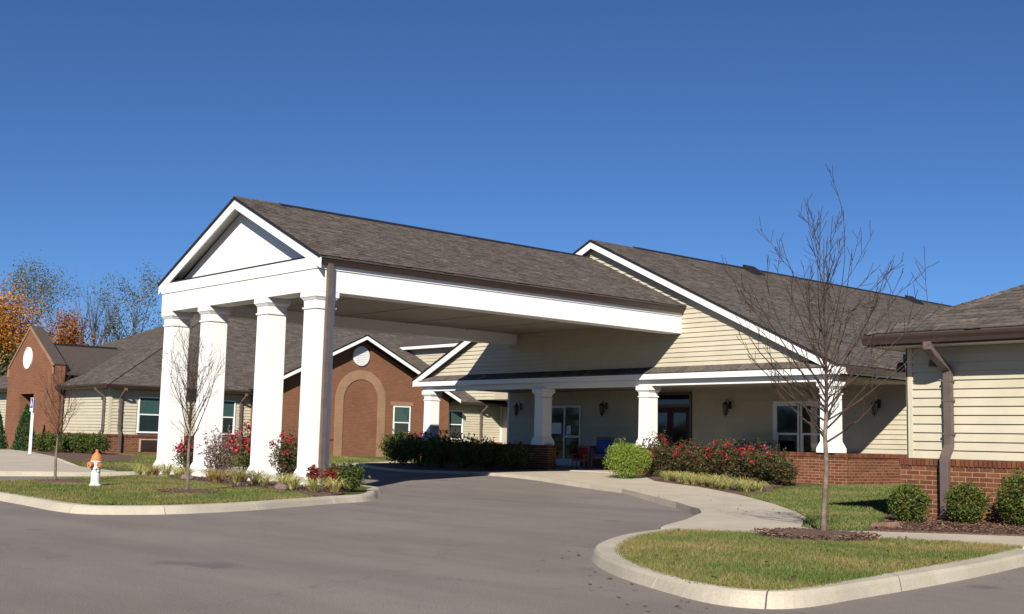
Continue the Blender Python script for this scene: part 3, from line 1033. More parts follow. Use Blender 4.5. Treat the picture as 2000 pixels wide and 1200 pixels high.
# ------------------------------------------------------------------ entrance portico
PX0, PX1, PY0, PY1 = -27.19, -20.24, 12.75, 24.11
port = thing('entrance_portico', ((PX0 + PX1) / 2, (PY0 + PY1) / 2, 0), 'white drive-through entrance canopy with a gabled shingle roof on four square columns', 'portico')
zb, zm, zt_ = 3.91, 4.36, 4.60
B('entablature', WHITE, port, (PX0, PX1, PY0, PY0 + .45, zb, zm), bevel=.006)
B('side_beam', WHITE, port, (PX1 - .45, PX1, PY0 + .452, PY1, zb, zm), bevel=.006)
B('side_beam', WHITE, port, (PX0, PX0 + .45, PY0 + .452, PY1, zb, zm), bevel=.006)
B('frieze_board', WHITE, port, (PX0 - .022, PX1 + .022, PY0 - .022, PY0 + .43, zm + .001, zt_), bevel=.005)
B('frieze_board', WHITE, port, (PX1 - .43, PX1 + .022, PY0 + .432, PY1, zm + .001, zm + .16), bevel=.005)
B('frieze_board', WHITE, port, (PX0 - .022, PX0 + .43, PY0 + .432, PY1, zm + .001, zm + .16), bevel=.005)
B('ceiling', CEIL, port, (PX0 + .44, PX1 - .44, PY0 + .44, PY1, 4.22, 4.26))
for u in range(1, 5):
    yy = PY0 + .5 + u * 2.2
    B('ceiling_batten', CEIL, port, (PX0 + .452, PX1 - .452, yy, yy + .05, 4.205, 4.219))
xm = (PX0 + PX1) / 2
ez, ridz = 4.615, 6.30
ex0, ex1 = PX0 - .17, PX1 + .17
sl = (ridz - ez) / (xm - ex0)
cs = 1 / math.sqrt(1 + sl * sl)
YF, YB = PY0 - .03, 24.12
m = MB()
m.ext('y', [(ex0, ez), (xm, ridz), (ex1, ez), (ex1, ez - .045), (xm, ridz - .05), (ex0, ez - .045)], YF - .015, YB)
roof = m.build('roof', SHINGD, port)
svr = Vector((-cs, 0, sl * cs)); nvr = Vector((sl * cs, 0, cs))
SLEN = (ex1 - xm) / cs
roof_shingles(port, (ex1 + .01, YF - .02, ez + .002), (0, 1, 0), svr, nvr, lambda s: (0.0, YB - YF + .02), SLEN, single=lambda u, s: u < 3.4, budget=300)
svl = Vector((cs, 0, sl * cs)); nvl = Vector((-sl * cs, 0, cs))
roof_shingles(port, (ex0 - .01, YF - .02, ez + .002), (0, 1, 0), svl, nvl, lambda s: (0.0, YB - YF + .02), SLEN, tab=(.4, .7))
m = MB()
for sg in (-1, 1):
    m.slope('y', xm, ridz + .035, xm + sg * .16, ridz + .035 - .16 * sl, .03, YF + 1.1, YB - .3)
m.build('ridge_vent', DARKEDGE, port)
m = MB()
k_ = 0
yy = YF - .02
while yy < YF + 1.1:
    for sg in (-1, 1):
        m.slope('y', xm, ridz + .028 - k_ * .002, xm + sg * .15, ridz + .028 - .15 * sl, .016, yy, yy + .15)
    yy += .14
kind(m.build('ridge_cap', SHING, port), 'stuff')
# rakes
for sg in (-1, 1):
    e_ = ex0 if sg < 0 else ex1
    tr = .02
    m = MB(); m.slope('y', e_, ez - .05, xm, ridz - .05, .215, YF, YF + .035)
    m.build('rake_board', TRIM, port, bevel=.004)
    m = MB(); m.slope('y', e_ - sg * .005, ez + .008, xm, ridz + .008, .057, YF - .03, YF - .016)
    m.build('drip_edge', DARKEDGE, port)
    m = MB(); m.slope('y', e_ - sg * .2, ez - .09 + .2 * sl - .0, xm, ridz - .09, .03, YF + .036, PY0 + .31)
    m.build('rake_soffit', SOFFIT, port)
yT = PY0 + .30
m = MB(); m.ext('y', [(PX0 + .3, zt_ - .02), (PX1 - .3, zt_ - .02), (PX1 - .3, zt_ + .02), (xm, ridz - .13), (PX0 + .3, zt_ + .02)], yT, yT + .06)
m.build('tympanum', WHITE, port)
B('ledge_flashing', DARKEDGE, port, (PX0 + .32, PX1 - .32, PY0 + .006, yT - .002, zt_ + .002, zt_ + .045))
gutter(port, 'x', PX1 + .024, 1, PY0 - .02, PY1 - .05, ez - .035, BROWN, .13, .13)
gutter(port, 'x', PX0 - .024, -1, PY0 - .02, PY1 - .05, ez - .035, BROWN, .13, .13)
m = MB()
dy = PY0 + .26
m.rsweep([(PX1 + .10, dy, ez - .14), (PX1 + .10, dy, 3.78), (PX1 + .085, dy, 3.6), (PX1 + .075, dy, .45), (PX1 + .11, dy, .22), (PX1 + .14, dy, .06)], .11, .085, (0, 1, 0))
m.build('downspout', GREYBROWN, port, bevel=.006)
for cx0 in (PX0, -25.30, -22.70, -20.82):
    cx = cx0 + .29; cy = PY0 + .29
    cx = min(cx, PX1 - .29)
    gz0 = G(cx, cy) - .15
    m = MB()
    m.frustum(cx, cy, .232, .225, .33, 3.60)
    colm = m.build('column', WHITE, port, bevel=.008)
    m = MB()
    m.frustum(cx, cy, .305, .305, gz0, .17)
    m.frustum(cx, cy, .303, .236, .171, .335)
    m.build('base', WHITE, colm, bevel=.006)
    m = MB()
    m.frustum(cx, cy, .248, .252, 3.56, 3.60)
    m.frustum(cx, cy, .226, .232, 3.601, 3.74)
    m.frustum(cx, cy, .240, .278, 3.741, 3.80)
    m.frustum(cx, cy, .287, .287, 3.801, 3.908)
    m.build('capital', WHITE, colm, bevel=.005)

# ------------------------------------------------------------------ main building with the porch
mb_ = thing('main_building', (-23.4, 35, 0), 'cream sided main building with a broad front gable, white trim and a brick-walled porch', 'building')
MXm, MZr, MZe = -23.45, 6.76, 2.93
MX0, MX1 = -31.68, -15.33
YG = 23.89; YW = 24.12; YE = 48.0
m = MB()
m.ext('y', [(MX0, MZe), (MXm, MZr), (MX1, MZe), (MX1, MZe - .05), (MXm, MZr - .06), (MX0, MZe - .05)], YG - .012, YE)
m.build('roof', SHINGD, mb_)
sl = (MZr - MZe) / (MX1 - MXm); cs = 1 / math.sqrt(1 + sl * sl)
roof_shingles(mb_, (MX1 + .01, YG - .02, MZe + .002), (0, 1, 0), (-cs, 0, sl * cs), (sl * cs, 0, cs), lambda s: (0.0, YE - YG), (MX1 - MXm) / cs, tab=(.15, .30))
m = MB()
for sg in (-1, 1):
    m.slope('y', MXm, MZr + .04, MXm + sg * .16, MZr + .04 - .16 * sl, .03, YG + 1.8, YE)
m.build('ridge_vent', DARKEDGE, mb_)
for yv in (31.0, 41.0):
    m = MB(); x_ = MXm + .42; z_ = MZr - .42 * sl
    m.slope('y', x_ - .2, z_ + .2 * sl + .17, x_ + .25, z_ - .25 * sl + .08, .14, yv - .3, yv + .3)
    m.build('roof_vent', DARKEDGE, mb_)
for sg in (-1, 1):
    e_ = MX0 if sg < 0 else MX1
    m = MB(); m.slope('y', e_, MZe - .055, MXm, MZr - .055, .19, YG, YG + .035)
    m.build('rake_board', TRIM, mb_, bevel=.004)
    m = MB(); m.slope('y', e_ - sg * .004, MZe + .008, MXm, MZr + .008, .06, YG - .027, YG - .013)
    m.build('drip_edge', DARKEDGE, mb_)
    m = MB(); m.slope('y', e_ - sg * .25, MZe - .11 + .25 * sl, MXm, MZr - .11, .03, YG + .036, YW + .01)
    m.build('rake_soffit', SOFFIT, mb_)
B('porch_fascia', TRIM, mb_, (MX0, MX1, YG + .002, YG + .04, 2.705, 2.85), bevel=.003)
B('porch_soffit', SOFFIT, mb_, (MX0 + .04, MX1 - .04, YG + .042, 24.04, 2.715, 2.735))
B('porch_beam', WHITE, mb_, (MX0 + .35, MX1 - .25, 24.05, 24.36, 2.545, 2.712), bevel=.005)
m = MB()
m.prism([(MX0 + .3, YG + .002, 2.852), (MX0 + .3, YG + .002, 2.87), (MX0 + .3, YW - .035, 3.03), (MX0 + .3, YW - .035, 2.852)], (MX1 - MX0 - .6, 0, 0))
m.build('pent_roof', SHINGD, mb_)
mc = MB()
pu = MX0 + .3
while pu < MX1 - .35:
    wd = random.uniform(.2, .34); q = min(pu + wd, MX1 - .3)
    mc.hexa([(pu, YG - .012, 2.872), (q, YG - .012, 2.872), (q, YW - .037, 3.034), (pu, YW - .037, 3.034),
             (pu, YG - .012, 2.886), (q, YG - .012, 2.886), (q, YW - .037, 3.046), (pu, YW - .037, 3.046)])
    pu = q
kind(mc.build('pent_shingles', SHING, mb_), 'stuff')
# gable wall
m = MB(); m.ext('y', [(MX0 + .35, 2.75), (MX1 - .35, 2.75), (MX1 - .35, 2.95), (MXm, MZr - .15), (MX0 + .35, 2.95)], YW, YW + .10)
m.build('gable_wall', SIDINGB, mb_)
def gur(z):
    d = (MZr - .15 - z) / sl
    d = min(d, MXm - MX0 - .36)
    return (MXm - max(d, 0), MXm + max(d, 0))
boards(mb_, 'y', YW, -1, 3.035, 6.5, gur)
# house body
YH = 28.0
m = MB(); m.box(-31.45, -15.6, YH, YE - .3, -.2, 2.83)
m.ext('y', [(-31.45, 2.831), (-15.6, 2.831), (MXm, MZr - .2)], YE - .4, YE - .3)
m.build('wall', SIDINGB, mb_)
B('foundation', CONC, mb_, (-17.6, -9.3, YH - .16, YH - .101, -.2, .235))
m = MB(); m.box(-15.596, -9.3, YH, YH + .3, -.2, 2.83)
m.build('wall', SIDINGB, mb_)
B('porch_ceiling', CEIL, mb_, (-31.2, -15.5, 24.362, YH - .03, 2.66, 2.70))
B('eave_soffit', SOFFIT, mb_, (MX1 - .3, MX1 - .02, 24.362, YH, 2.80, 2.82))
B('porch_floor', CONCW, mb_, (-31.3, -15.75, 24.04, YH - .002, -.1, .185))
wins = [(-20.02, -19.22, .75, 2.19), (-19.18, -18.38, .75, 2.19)]
ops = [(-24.75, -23.05, .19, 2.60), (-20.08, -18.32, .66, 2.25), (-29.35, -27.75, .19, 2.24)]
# wainscot of the house wall
boards(mb_, 'y', YH, -1, .87, 2.83, lambda z: (-31.44, -9.35), ops)
m = MB()
m.box(-15.6, -9.32, YH - .10, YH - .001, .2, .775)
m.build('wainscot', MORTAR, mb_)
brickwork(mb_, 'y', YH - .10, -1, -18.3, -9.35, .87, 8)
for (x0, x1) in ((-31.4, -29.36), (-27.74, -24.76), (-23.04, -15.6)):
    B('wainscot', MORTAR, mb_, (x0, x1, YH - .10, YH - .001, .19, .78))
brickwork(mb_, 'y', YH - .10, -1, -31.4, -29.4, .87, 9)
brickwork(mb_, 'y', YH - .10, -1, -27.7, -24.8, .87, 9)
B('corner_post', TRIM, mb_, (-31.46, -31.36, YH - .03, YH - .002, .88, 2.82))
for w_ in wins:
    window(mb_, 'y', YH, -1, w_[0], w_[1], w_[2], w_[3], dark=True, rail=.42)
B('window_trim', TRIM, mb_, (-20.10, -18.30, YH - .045, YH - .002, 2.195, 2.27), (-20.10, -20.025, YH - .045, YH - .002, .70, 2.194), (-18.375, -18.30, YH - .045, YH - .002, .70, 2.194))
# door with transom
dr = B('door', DOORRED, mb_, (-24.62, -23.90, YH - .04, YH - .002, .20, 2.12), (-23.88, -23.16, YH - .04, YH - .002, .20, 2.12))
B('door_frame', GREYBROWN, mb_, (-24.72, -24.64, YH - .06, YH - .002, .19, 2.58), (-23.14, -23.06, YH - .06, YH - .002, .19, 2.58), (-24.64, -23.14, YH - .058, YH - .002, 2.13, 2.20), (-24.64, -23.14, YH - .058, YH - .002, 2.50, 2.58))
B('transom', PANED, mb_, (-24.63, -23.15, YH - .03, YH - .002, 2.205, 2.495))
B('handle', BLACKM, dr, (-23.96, -23.93, YH - .09, YH - .041, 1.1, 1.3))
for (x0, x1) in ((-24.5, -24.02), (-23.76, -23.28)):
    B('door_glass', PANED, dr, (x0, x1, YH - .046, YH - .0405, .75, 1.95))
# glass double door at the drive-through
gd = B('glass_door', TRIM, mb_, (-29.32, -29.25, YH - .07, YH - .002, .19, 2.2), (-28.56, -28.50, YH - .07, YH - .002, .19, 2.13), (-27.82, -27.76, YH - .07, YH - .002, .19, 2.2),
       (-29.25, -27.82, YH - .068, YH - .002, 2.132, 2.2), (-29.25, -28.56, YH - .066, YH - .002, .2, .42), (-28.50, -27.82, YH - .066, YH - .002, .2, .42), (-28.50, -27.82, YH - .066, YH - .002, 1.13, 1.2))
B('pane', PANED, gd, (-29.249, -28.561, YH - .03, YH - .002, .425, 2.13))
B('pane', PANED, gd, (-28.499, -27.821, YH - .03, YH - .002, .425, 1.128), (-28.499, -27.821, YH - .03, YH - .002, 1.202, 2.13))
B('notice', TRIM, gd, (-29.2, -28.7, YH - .036, YH - .031, 1.25, 1.62))
B('notice', TRIM, gd, (-28.45, -28.25, YH - .036, YH - .031, 1.25, 1.52))
for lx in (-21.62, -26.62, -30.75, -16.75):
    lantern(mb_, lx, YH - .03, 2.16, .98)
# low porch walls and piers
def lowwall(x0, x1, single):
    m = MB(); m.box(x0 + .012, x1 - .012, 24.03, 24.37, -.2, .785)
    m.build('porch_wall', MORTAR, mb_)
    n = brickwork(mb_, 'y', 24.03, -1, x0, x1, .875, 12, single)
    brickwork(mb_, 'x', x1 - .012, 1, 24.03, 24.38, .875, 12)
    brickwork(mb_, 'x', x0 + .012, -1, 24.03, 24.38, .875, 12)
    m = MB(); m.box(x0 + .0, x1 - .0, 24.03, 24.38, .83, .868); m.build('wall_cap', BRICK, mb_)
lowwall(-21.85, -15.22, lambda u, z: u > -20.2)
lowwall(-31.25, -25.20, None)
# return wall at the right end of the porch
m = MB(); m.box(-15.56, -15.235, 24.40, YH - .12, -.2, .785); m.build('porch_wall', MORTAR, mb_)
brickwork(mb_, 'x', -15.235, 1, 24.39, YH - .12, .875, 12)
for cx in (-31.0, -25.62, -21.47, -15.75):
    cy = 24.2
    m = MB(); m.frustum(cx, cy, .185, .18, 1.13, 2.30)
    c_ = m.build('porch_column', WHITE, mb_, bevel=.006)
    m = MB(); m.frustum(cx, cy, .25, .25, .877, .98); m.frustum(cx, cy, .248, .19, .981, 1.13)
    m.build('base', WHITE, c_, bevel=.004)
    m = MB(); m.frustum(cx, cy, .202, .205, 2.24, 2.275); m.frustum(cx, cy, .182, .19, 2.301, 2.38); m.frustum(cx, cy, .20, .235, 2.381, 2.43); m.frustum(cx, cy, .245, .245, 2.431, 2.543)
    m.build('capital', WHITE, c_, bevel=.004)
B('eave_fascia', TRIM, mb_, (MX1 - .03, MX1 - .002, YG + .04, YE, 2.72, MZe - .055))
gutter(mb_, 'x', MX1, 1, YG + .3, YH + 3, MZe - .04, BROWN)
# link between main building and right building
B('link_wall', SIDINGB, mb_, (-9.3, -9.0, 27.9, 28.2, -.1, 2.7))

# ------------------------------------------------------------------ right building
rb = thing('right_building', (-3, 24, 0), 'cream sided building at the right edge with a brick base and a brown gutter', 'building')
RX0, RX1, RY0 = -9.2, 4.2, 16.2
B('wall', SIDINGB, rb, (RX0, RX1, RY0, 40, -.2, 2.53))
B('wainscot', MORTAR, rb, (RX0 - .10, RX1 + .1, RY0 - .10, RY0 - .001, -.2, .775))
B('wainscot', MORTAR, rb, (RX0 - .10, RX0 - .001, RY0, 40, -.2, .775))
brickwork(rb, 'y', RY0 - .10, -1, RX0 - .10, RX1 + .1, .87, 14, single=lambda u, z: u < -5.95)
brickwork(rb, 'x', RX0 - .10, -1, RY0 - .09, 30, .87, 14)
boards(rb, 'y', RY0, -1, .875, 2.50, lambda z: (RX0 + .07, RX1))
boards(rb, 'x', RX0, -1, .875, 2.50, lambda z: (RY0 + .07, 39.9))
B('corner_post', TRIM if False else SIDING, rb, (RX0 - .028, RX0 + .072, RY0 - .03, RY0 - .001, .873, 2.505), (RX0 - .03, RX0 - .001, RY0 - .03, RY0 + .07, .873, 2.505), bevel=.004)
EX0, EX1, EY0, EZ = -9.56, 4.6, 15.66, 2.69
B('soffit', SOFFIT, rb, (EX0 + .02, EX1 - .02, EY0 + .02, RY0 - .032, 2.505, 2.525), (EX0 + .02, RX0 - .032, RY0 - .03, 40, 2.505, 2.525))
B('fascia', BROWN, rb, (EX0, EX1, EY0, EY0 + .02, 2.50, 2.655), (EX0, EX0 + .02, EY0 + .021, 40, 2.50, 2.655))
hw = (EX1 - EX0) / 2; xr = (EX0 + EX1) / 2; zr_ = EZ + SL * hw
m = MB()
e0, e1 = EY0 - .02, 40.4
xa, xb = EX0 - .02, EX1 + .02
m.add([(xa, e0, EZ), (xb, e0, EZ), (xr, EY0 + hw, zr_), (xa, e1, EZ), (xb, e1, EZ), (xr, e1, zr_),
       (xa, e0, EZ - .035), (xb, e0, EZ - .035), (xa, e1, EZ - .035), (xb, e1, EZ - .035)],
      [(0, 1, 2), (0, 2, 5, 3), (1, 4, 5, 2), (3, 5, 4, 9, 8), (0, 6, 7, 1), (0, 3, 8, 6), (1, 7, 9, 4), (6, 8, 9, 7)])
m.build('roof', SHINGD, rb)
roof_shingles(rb, (EX0 - .02, e0 - .01, EZ + .001), (1, 0, 0), (0, CS, SL * CS), (0, -SL * CS, CS),
              lambda s: (s * CS, (EX1 - EX0) - s * CS), hw / CS, single=lambda u, s: u < 3.2, budget=300)
roof_shingles(rb, (EX0 - .03, e0, EZ + .001), (0, 1, 0), (CS, 0, SL * CS), (-SL * CS, 0, CS),
              lambda s: (s * CS, 24.4), hw / CS, tab=(.4, .7))
m = MB()
hl = Vector((1, 1, SL)); Ln = hl.length; hl.normalize()
d_ = 0
side = Vector((1, -1, 0)).normalized()
while d_ < 9.0:
    p = Vector((EX0 - .02, e0 - .01, EZ + .018)) + hl * d_
    q = p + hl * .17
    for sg in (1, -1):
        o_ = side * (.12 * sg) + Vector((0, 0, -.035 if sg else 0))
        a_ = [p + Vector((0, 0, .008)), q + Vector((0, 0, 0)), q + o_, p + o_ + Vector((0, 0, .008))]
        lo = [x - Vector((0, 0, .012)) for x in a_]
        if sg < 0: a_, lo = a_[::-1], lo[::-1]
        m.hexa(lo + a_)
    d_ += .15
kind(m.build('hip_cap', SHING, rb), 'stuff')
gutter(rb, 'y', EY0 - .002, -1, EX0 - .02, EX1, EZ - .035, BROWN, .13, .13)
gutter(rb, 'x', EX0 - .002, -1, EY0, 30, EZ - .036, BROWN, .12, .125)
downspout(rb, 'y', RY0 - .024, -1, -8.53, 2.535, .56, .87, .0, ledge=.125, w_=.125, d_=.08, tu=-.03)
# security light and pipe elbow on the corner
sl_ = MB(); sl_.box(-9.30, -9.235, 16.22, 16.30, 2.28, 2.42); sl_.lathe((-9.33, 16.2, 2.2), [(.03, .1), (.06, .05), (.075, -.04), (.07, -.05)], 10)
sl_.build('corner_light', BLACKM, rb)
ll = MB(); ll.box(-8.79, -8.69, RY0 - .07, RY0 - .025, 2.26, 2.36); ll.lathe((-8.74, RY0 - .13, 2.22), [(.035, .1), (.055, .06), (.065, 0), (.06, -.01)], 10)
ll.build('pipe_elbow_end', GREYBROWN, rb)  # stands for the elbow end of the downspout, no lamp here

# ------------------------------------------------------------------ left (west) wing
lw = thing('west_wing', (-53, 30, 0), 'long low cream wing behind the columns with a hipped brown shingle roof', 'building')
LX1, LX0, LY0, LY1 = -46.0, -64.0, 19.6, 60.0
B('wall', SIDINGB, lw, (LX0, LX1, LY0, LY1, -.2, 2.72))
for b_ in ((LX0, LX1 + .10, LY0 - .10, LY0 - .001, -.2, .775), (LX1 + .001, LX1 + .10, LY0 - .001, 26.2, -.2, .775), (LX1 + .001, LX1 + .10, 36.6, 40.5, -.2, .775)):
    B('wainscot', MORTAR, lw, b_)
brickwork(lw, 'y', LY0 - .10, -1, -52, LX1 + .1, .87, 13)
brickwork(lw, 'x', LX1 + .10, 1, LY0 - .1, 26.1, .87, 13)
brickwork(lw, 'x', LX1 + .10, 1, 36.6, 40.5, .87, 13)
W1 = (20.80, 21.80, .97, 2.42); W1b = (21.83, 22.83, .97, 2.42); W2 = (24.15, 25.18, .97, 2.42); W3 = (36.95, 37.9, 1.0, 2.42)
opsx = [(20.74, 22.89, .9, 2.47), (24.09, 25.24, .9, 2.47), (36.89, 37.96, .9, 2.47)]
boards(lw, 'x', LX1, 1, .875, 2.70, lambda z: (LY0 + .08, 26.1), opsx)
boards(lw, 'x', LX1, 1, .875, 2.70, lambda z: (36.6, 40.4), opsx)
boards(lw, 'y', LY0, -1, .875, 2.70, lambda z: (LX0, LX1 - .08))
B('corner_post', SIDING, lw, (LX1 - .09, LX1 + .03, LY0 - .03, LY0 - .001, .873, 2.71), (LX1 + .001, LX1 + .03, LY0, LY0 + .09, .873, 2.71))
B('corner_post', TRIM, lw, (LX1 + .001, LX1 + .03, 40.4, 40.5, .873, 2.71))
for W_ in (W1, W1b, W2, W3):
    window(lw, 'x', LX1, 1, *W_)
fr = B('air_grille', BROWN, lw, (LX1 + .112, LX1 + .14, 20.95, 22.0, .22, .66))
m = MB()
for i in range(9):
    m.box(LX1 + .141, LX1 + .155, 20.98, 21.97, .25 + i * .043, .25 + i * .043 + .022)
m.build('slat', BROWN, fr)
B('trim', SIDINGB, fr, (LX1 + .112, LX1 + .13, 20.88, 20.945, .18, .70), (LX1 + .112, LX1 + .13, 20.945, 22.07, .665, .70))
LE = 2.86
lx1, ly0 = LX1 + .40, LY0 - .4
hwL = 9.45
lxr = lx1 - hwL; lx0 = lx1 - 2 * hwL
lzr = LE + SL * hwL
m = MB()
m.add([(lx0, ly0, LE), (lx1, ly0, LE), (lxr, ly0 + hwL, lzr), (lx0, LY1, LE), (lx1, LY1, LE), (lxr, LY1, lzr),
       (lx0, ly0, LE - .04), (lx1, ly0, LE - .04), (lx0, LY1, LE - .04), (lx1, LY1, LE - .04)],
      [(0, 1, 2), (0, 2, 5, 3), (1, 4, 5, 2), (3, 5, 4, 9, 8), (0, 6, 7, 1), (0, 3, 8, 6), (1, 7, 9, 4), (6, 8, 9, 7)])
m.build('roof', SHINGD, lw)
roof_shingles(lw, (lx0, ly0, LE + .002), (1, 0, 0), (0, CS, SL * CS), (0, -SL * CS, CS), lambda s: (s * CS, 2 * hwL - s * CS), hwL / CS, tab=(.2, .38))
roof_shingles(lw, (lx1, ly0, LE + .002), (0, 1, 0), (-CS, 0, SL * CS), (SL * CS, 0, CS), lambda s: (s * CS, 24.0), hwL / CS, tab=(.2, .38))
m = MB()
hl2 = Vector((-1, 1, SL)).normalized(); side2 = Vector((1, 1, 0)).normalized(); d_ = 0
while d_ < 13.5:
    p = Vector((lx1, ly0, LE + .03)) + hl2 * d_; q = p + hl2 * .3
    for sg in (1, -1):
        o_ = side2 * (.16 * sg) + Vector((0, 0, -.03))
        a_ = [p, q, q + o_, p + o_]
        if sg > 0: a_ = a_[::-1]
        m.hexa([x - Vector((0, 0, .015)) for x in a_] + a_)
    d_ += .29
kind(m.build('hip_cap', SHING, lw), 'stuff')
B('soffit', SOFFIT, lw, (lx0 + .02, -56.1, ly0 + .02, LY0 - .032, 2.715, 2.735), (-50.54, lx1 - .02, ly0 + .02, LY0 - .032, 2.715, 2.735), (LX1 + .032, lx1 - .02, LY0 - .03, 60, 2.715, 2.735))
B('fascia', BROWN, lw, (lx0, -56.1, ly0, ly0 + .02, 2.70, 2.818), (-50.54, lx1, ly0, ly0 + .02, 2.70, 2.818), (lx1 - .02, lx1, ly0 + .021, 60, 2.70, 2.818))
gutter(lw, 'y', ly0 - .002, -1, lx0, -56.12, LE - .03, BROWN, .13, .13)
gutter(lw, 'y', ly0 - .002, -1, -50.52, lx1, LE - .03, BROWN, .13, .13)
gutter(lw, 'x', lx1 + .002, 1, ly0, 26.0, LE - .031, BROWN, .13, .13)
gutter(lw, 'x', lx1 + .002, 1, 36.7, 60, LE - .031, BROWN, .13, .13)
downspout(lw, 'y', LY0 - .02, -1, -46.35, 2.72, .44, .87, .08, w_=.12)
downspout(lw, 'x', LX1 + .02, 1, 20.02, 2.72, .5, .87, .05, w_=.12)
downspout(lw, 'x', LX1 + .02, 1, 25.42, 2.72, .5, .87, .05, w_=.11)
downspout(lw, 'x', LX1 + .02, 1, 39.05, 2.72, .5, .87, .05, w_=.11)

# arch gable wing
aw = thing('arch_gable', (-47, 31.3, 0), 'brick gable with a blind tan brick arch and a round white vent', 'building')
AX = -45.55; AYm = 31.28; AH = 5.35; AZr, AZe = 5.70, 2.98
asl = (AZr - AZe) / (AH + .35)
y0, y1 = AYm - AH, AYm + AH
m = MB(); m.ext('x', [(y0, -.2), (y1, -.2), (y1, AZe + .0), (AYm, AZr - .18), (y0, AZe + .0)], AX - 3.0, AX)
m.build('wall', BRICKX, aw)
# blind arch : tan ring proud, infill slightly recessed look
yc = 31.38; ro, ri = 1.40, .965; zs = 2.68
m = MB()
nseg = 22
def arcpt(r, i):
    t = math.pi * i / nseg
    return (yc + r * math.cos(t), zs + r * math.sin(t))
for i in range(nseg):
    a_, b_ = arcpt(ro, i), arcpt(ro, i + 1); c_, d2 = arcpt(ri, i + 1), arcpt(ri, i)
    m.ext('x', [a_, b_, c_, d2], AX + .001, AX + .035)
m.ext('x', [(yc - ro, -.1), (yc - ri, -.1), (yc - ri, zs), (yc - ro, zs)], AX + .001, AX + .035)
m.ext('x', [(yc + ri, -.1), (yc + ro, -.1), (yc + ro, zs), (yc + ri, zs)], AX + .001, AX + .035)
m.build('arch_surround', BRICKTAN, aw)
m = MB()
m.lathe((0, 0, 0), [(.46, 0), (.46, .06), (.40, .075), (.40, .05)], 28)
for i in range(9):
    zz = -.36 + i * .085
    hwv = math.sqrt(max(0, .39 ** 2 - zz ** 2))
    m.box(-hwv, hwv, zz - .03, zz + .02, .051, .07)
vt = m
V = [(AX + p[2], 31.30 + p[0], 4.72 + p[1]) for p in vt.v]
m = MB(); m.v = V; m.f = vt.f
m.build('round_vent', TRIM, aw)
m = MB(); m.box(AX + .001, AX + .03, 33.1, 34.42, 2.50, 2.70); m.build('lintel', BRICKTAN, aw)
window(aw, 'x', AX, 1, 33.26, 34.26, .93, 2.49, depth=.045)
B('belt_course', BRICK, aw, (AX + .001, AX + .02, y0, yc - ro - .01, .80, .87))
B('belt_course', BRICK, aw, (AX + .001, AX + .02, yc + ro + .01, y1, .80, .87))
xf = AX + .50
m = MB()
m.ext('x', [(y0 - .35, AZe), (AYm, AZr), (y1 + .35, AZe), (y1 + .35, AZe - .05), (AYm, AZr - .06), (y0 - .35, AZe - .05)], AX - 6.0, xf)
m.build('roof', SHINGD, aw)
ac = 1 / math.sqrt(1 + asl * asl)
roof_shingles(aw, (xf + .01, y0 - .36, AZe + .002), (-1, 0, 0), (0, ac, asl * ac), (0, -asl * ac, ac), lambda s: (0, .4 + s * ac * .98), (AH + .35) / ac, tab=(.2, .38))
for sg in (-1, 1):
    e_ = AYm + sg * (AH + .35)
    m = MB(); m.slope('x', e_, AZe - .055, AYm, AZr - .055, .17, xf - .035, xf)
    m.build('rake_board', TRIM, aw)
    m = MB(); m.slope('x', e_, AZe + .01, AYm, AZr + .01, .06, xf + .001, xf + .014)
    m.build('drip_edge', DARKEDGE, aw)
    m = MB(); m.slope('x', e_, AZe - .10, AYm, AZr - .10, .03, AX + .002, xf - .036)
    m.build('rake_soffit', BROWN, aw)

# upper block whose siding shows above the wing roof
ub = thing('upper_block', (-43, 42, 3), 'small triangle of cream siding under a white eave between the two gables', 'building')
B('wall', SIDINGB, ub, (-52.2, -36, 38.7, 44, 3.0, 5.74))
boards(ub, 'y', 38.7, -1, 3.0, 5.72, lambda z: (-52.2, -44.5), step=.16)
B('fascia', TRIM, ub, (-52.45, -35.5, 38.30, 38.34, 5.75, 5.95))
B('soffit', SOFFIT, ub, (-52.4, -35.6, 38.342, 38.68, 5.745, 5.765))
m = MB(); m.prism([(-52.5, 38.27, 5.955), (-52.5, 41.2, 5.955 + 2.9 * SL), (-52.5, 44.2, 5.955), (-52.5, 44.2, 5.92), (-52.5, 38.27, 5.92)], (17, 0, 0))
m.build('roof', SHINGD, ub)
B('lower_wall', SIDINGB, ub, (-45.97, -31.46, 40.5, 42, -.2, 2.99))

# entry tower
tw = thing('entry_tower', (-52.2, 18.9, 0), 'narrow brick entry gable with a round white vent and steep coping, left edge', 'tower')
TY = 19.0; TX0, TX1, TXm = -56.07, -50.57, -53.6
tz0, tz1 = 3.72, 5.50
m = MB()
ox0, ox1, oz = -54.33, -52.7, 2.55
m.ext('y', [(TX0, -.2), (ox0, -.2), (ox0, tz0 - .3), (TX0, tz0)], TY, TY + .5)
m.ext('y', [(ox1, -.2), (TX1, -.2), (TX1, tz0), (ox1, tz0 - .3)], TY, TY + .5)
m.ext('y', [(ox0, oz), (ox1, oz), (ox1, tz0 - .3), (ox0, tz0 - .3)], TY, TY + .5)
m.ext('y', [(TX0, tz0), (ox0, tz0 - .3), (ox1, tz0 - .3), (TX1, tz0), (TXm, tz1)], TY, TY + .5)
m.build('wall', BRICKY, tw)
B('opening_shade_sheet', SHADEIN, tw, (ox0 - .3, ox1 + .3, 19.545, 19.567, -.1, 2.7))  # flat sheet, the shade inside the opening is put into its colour
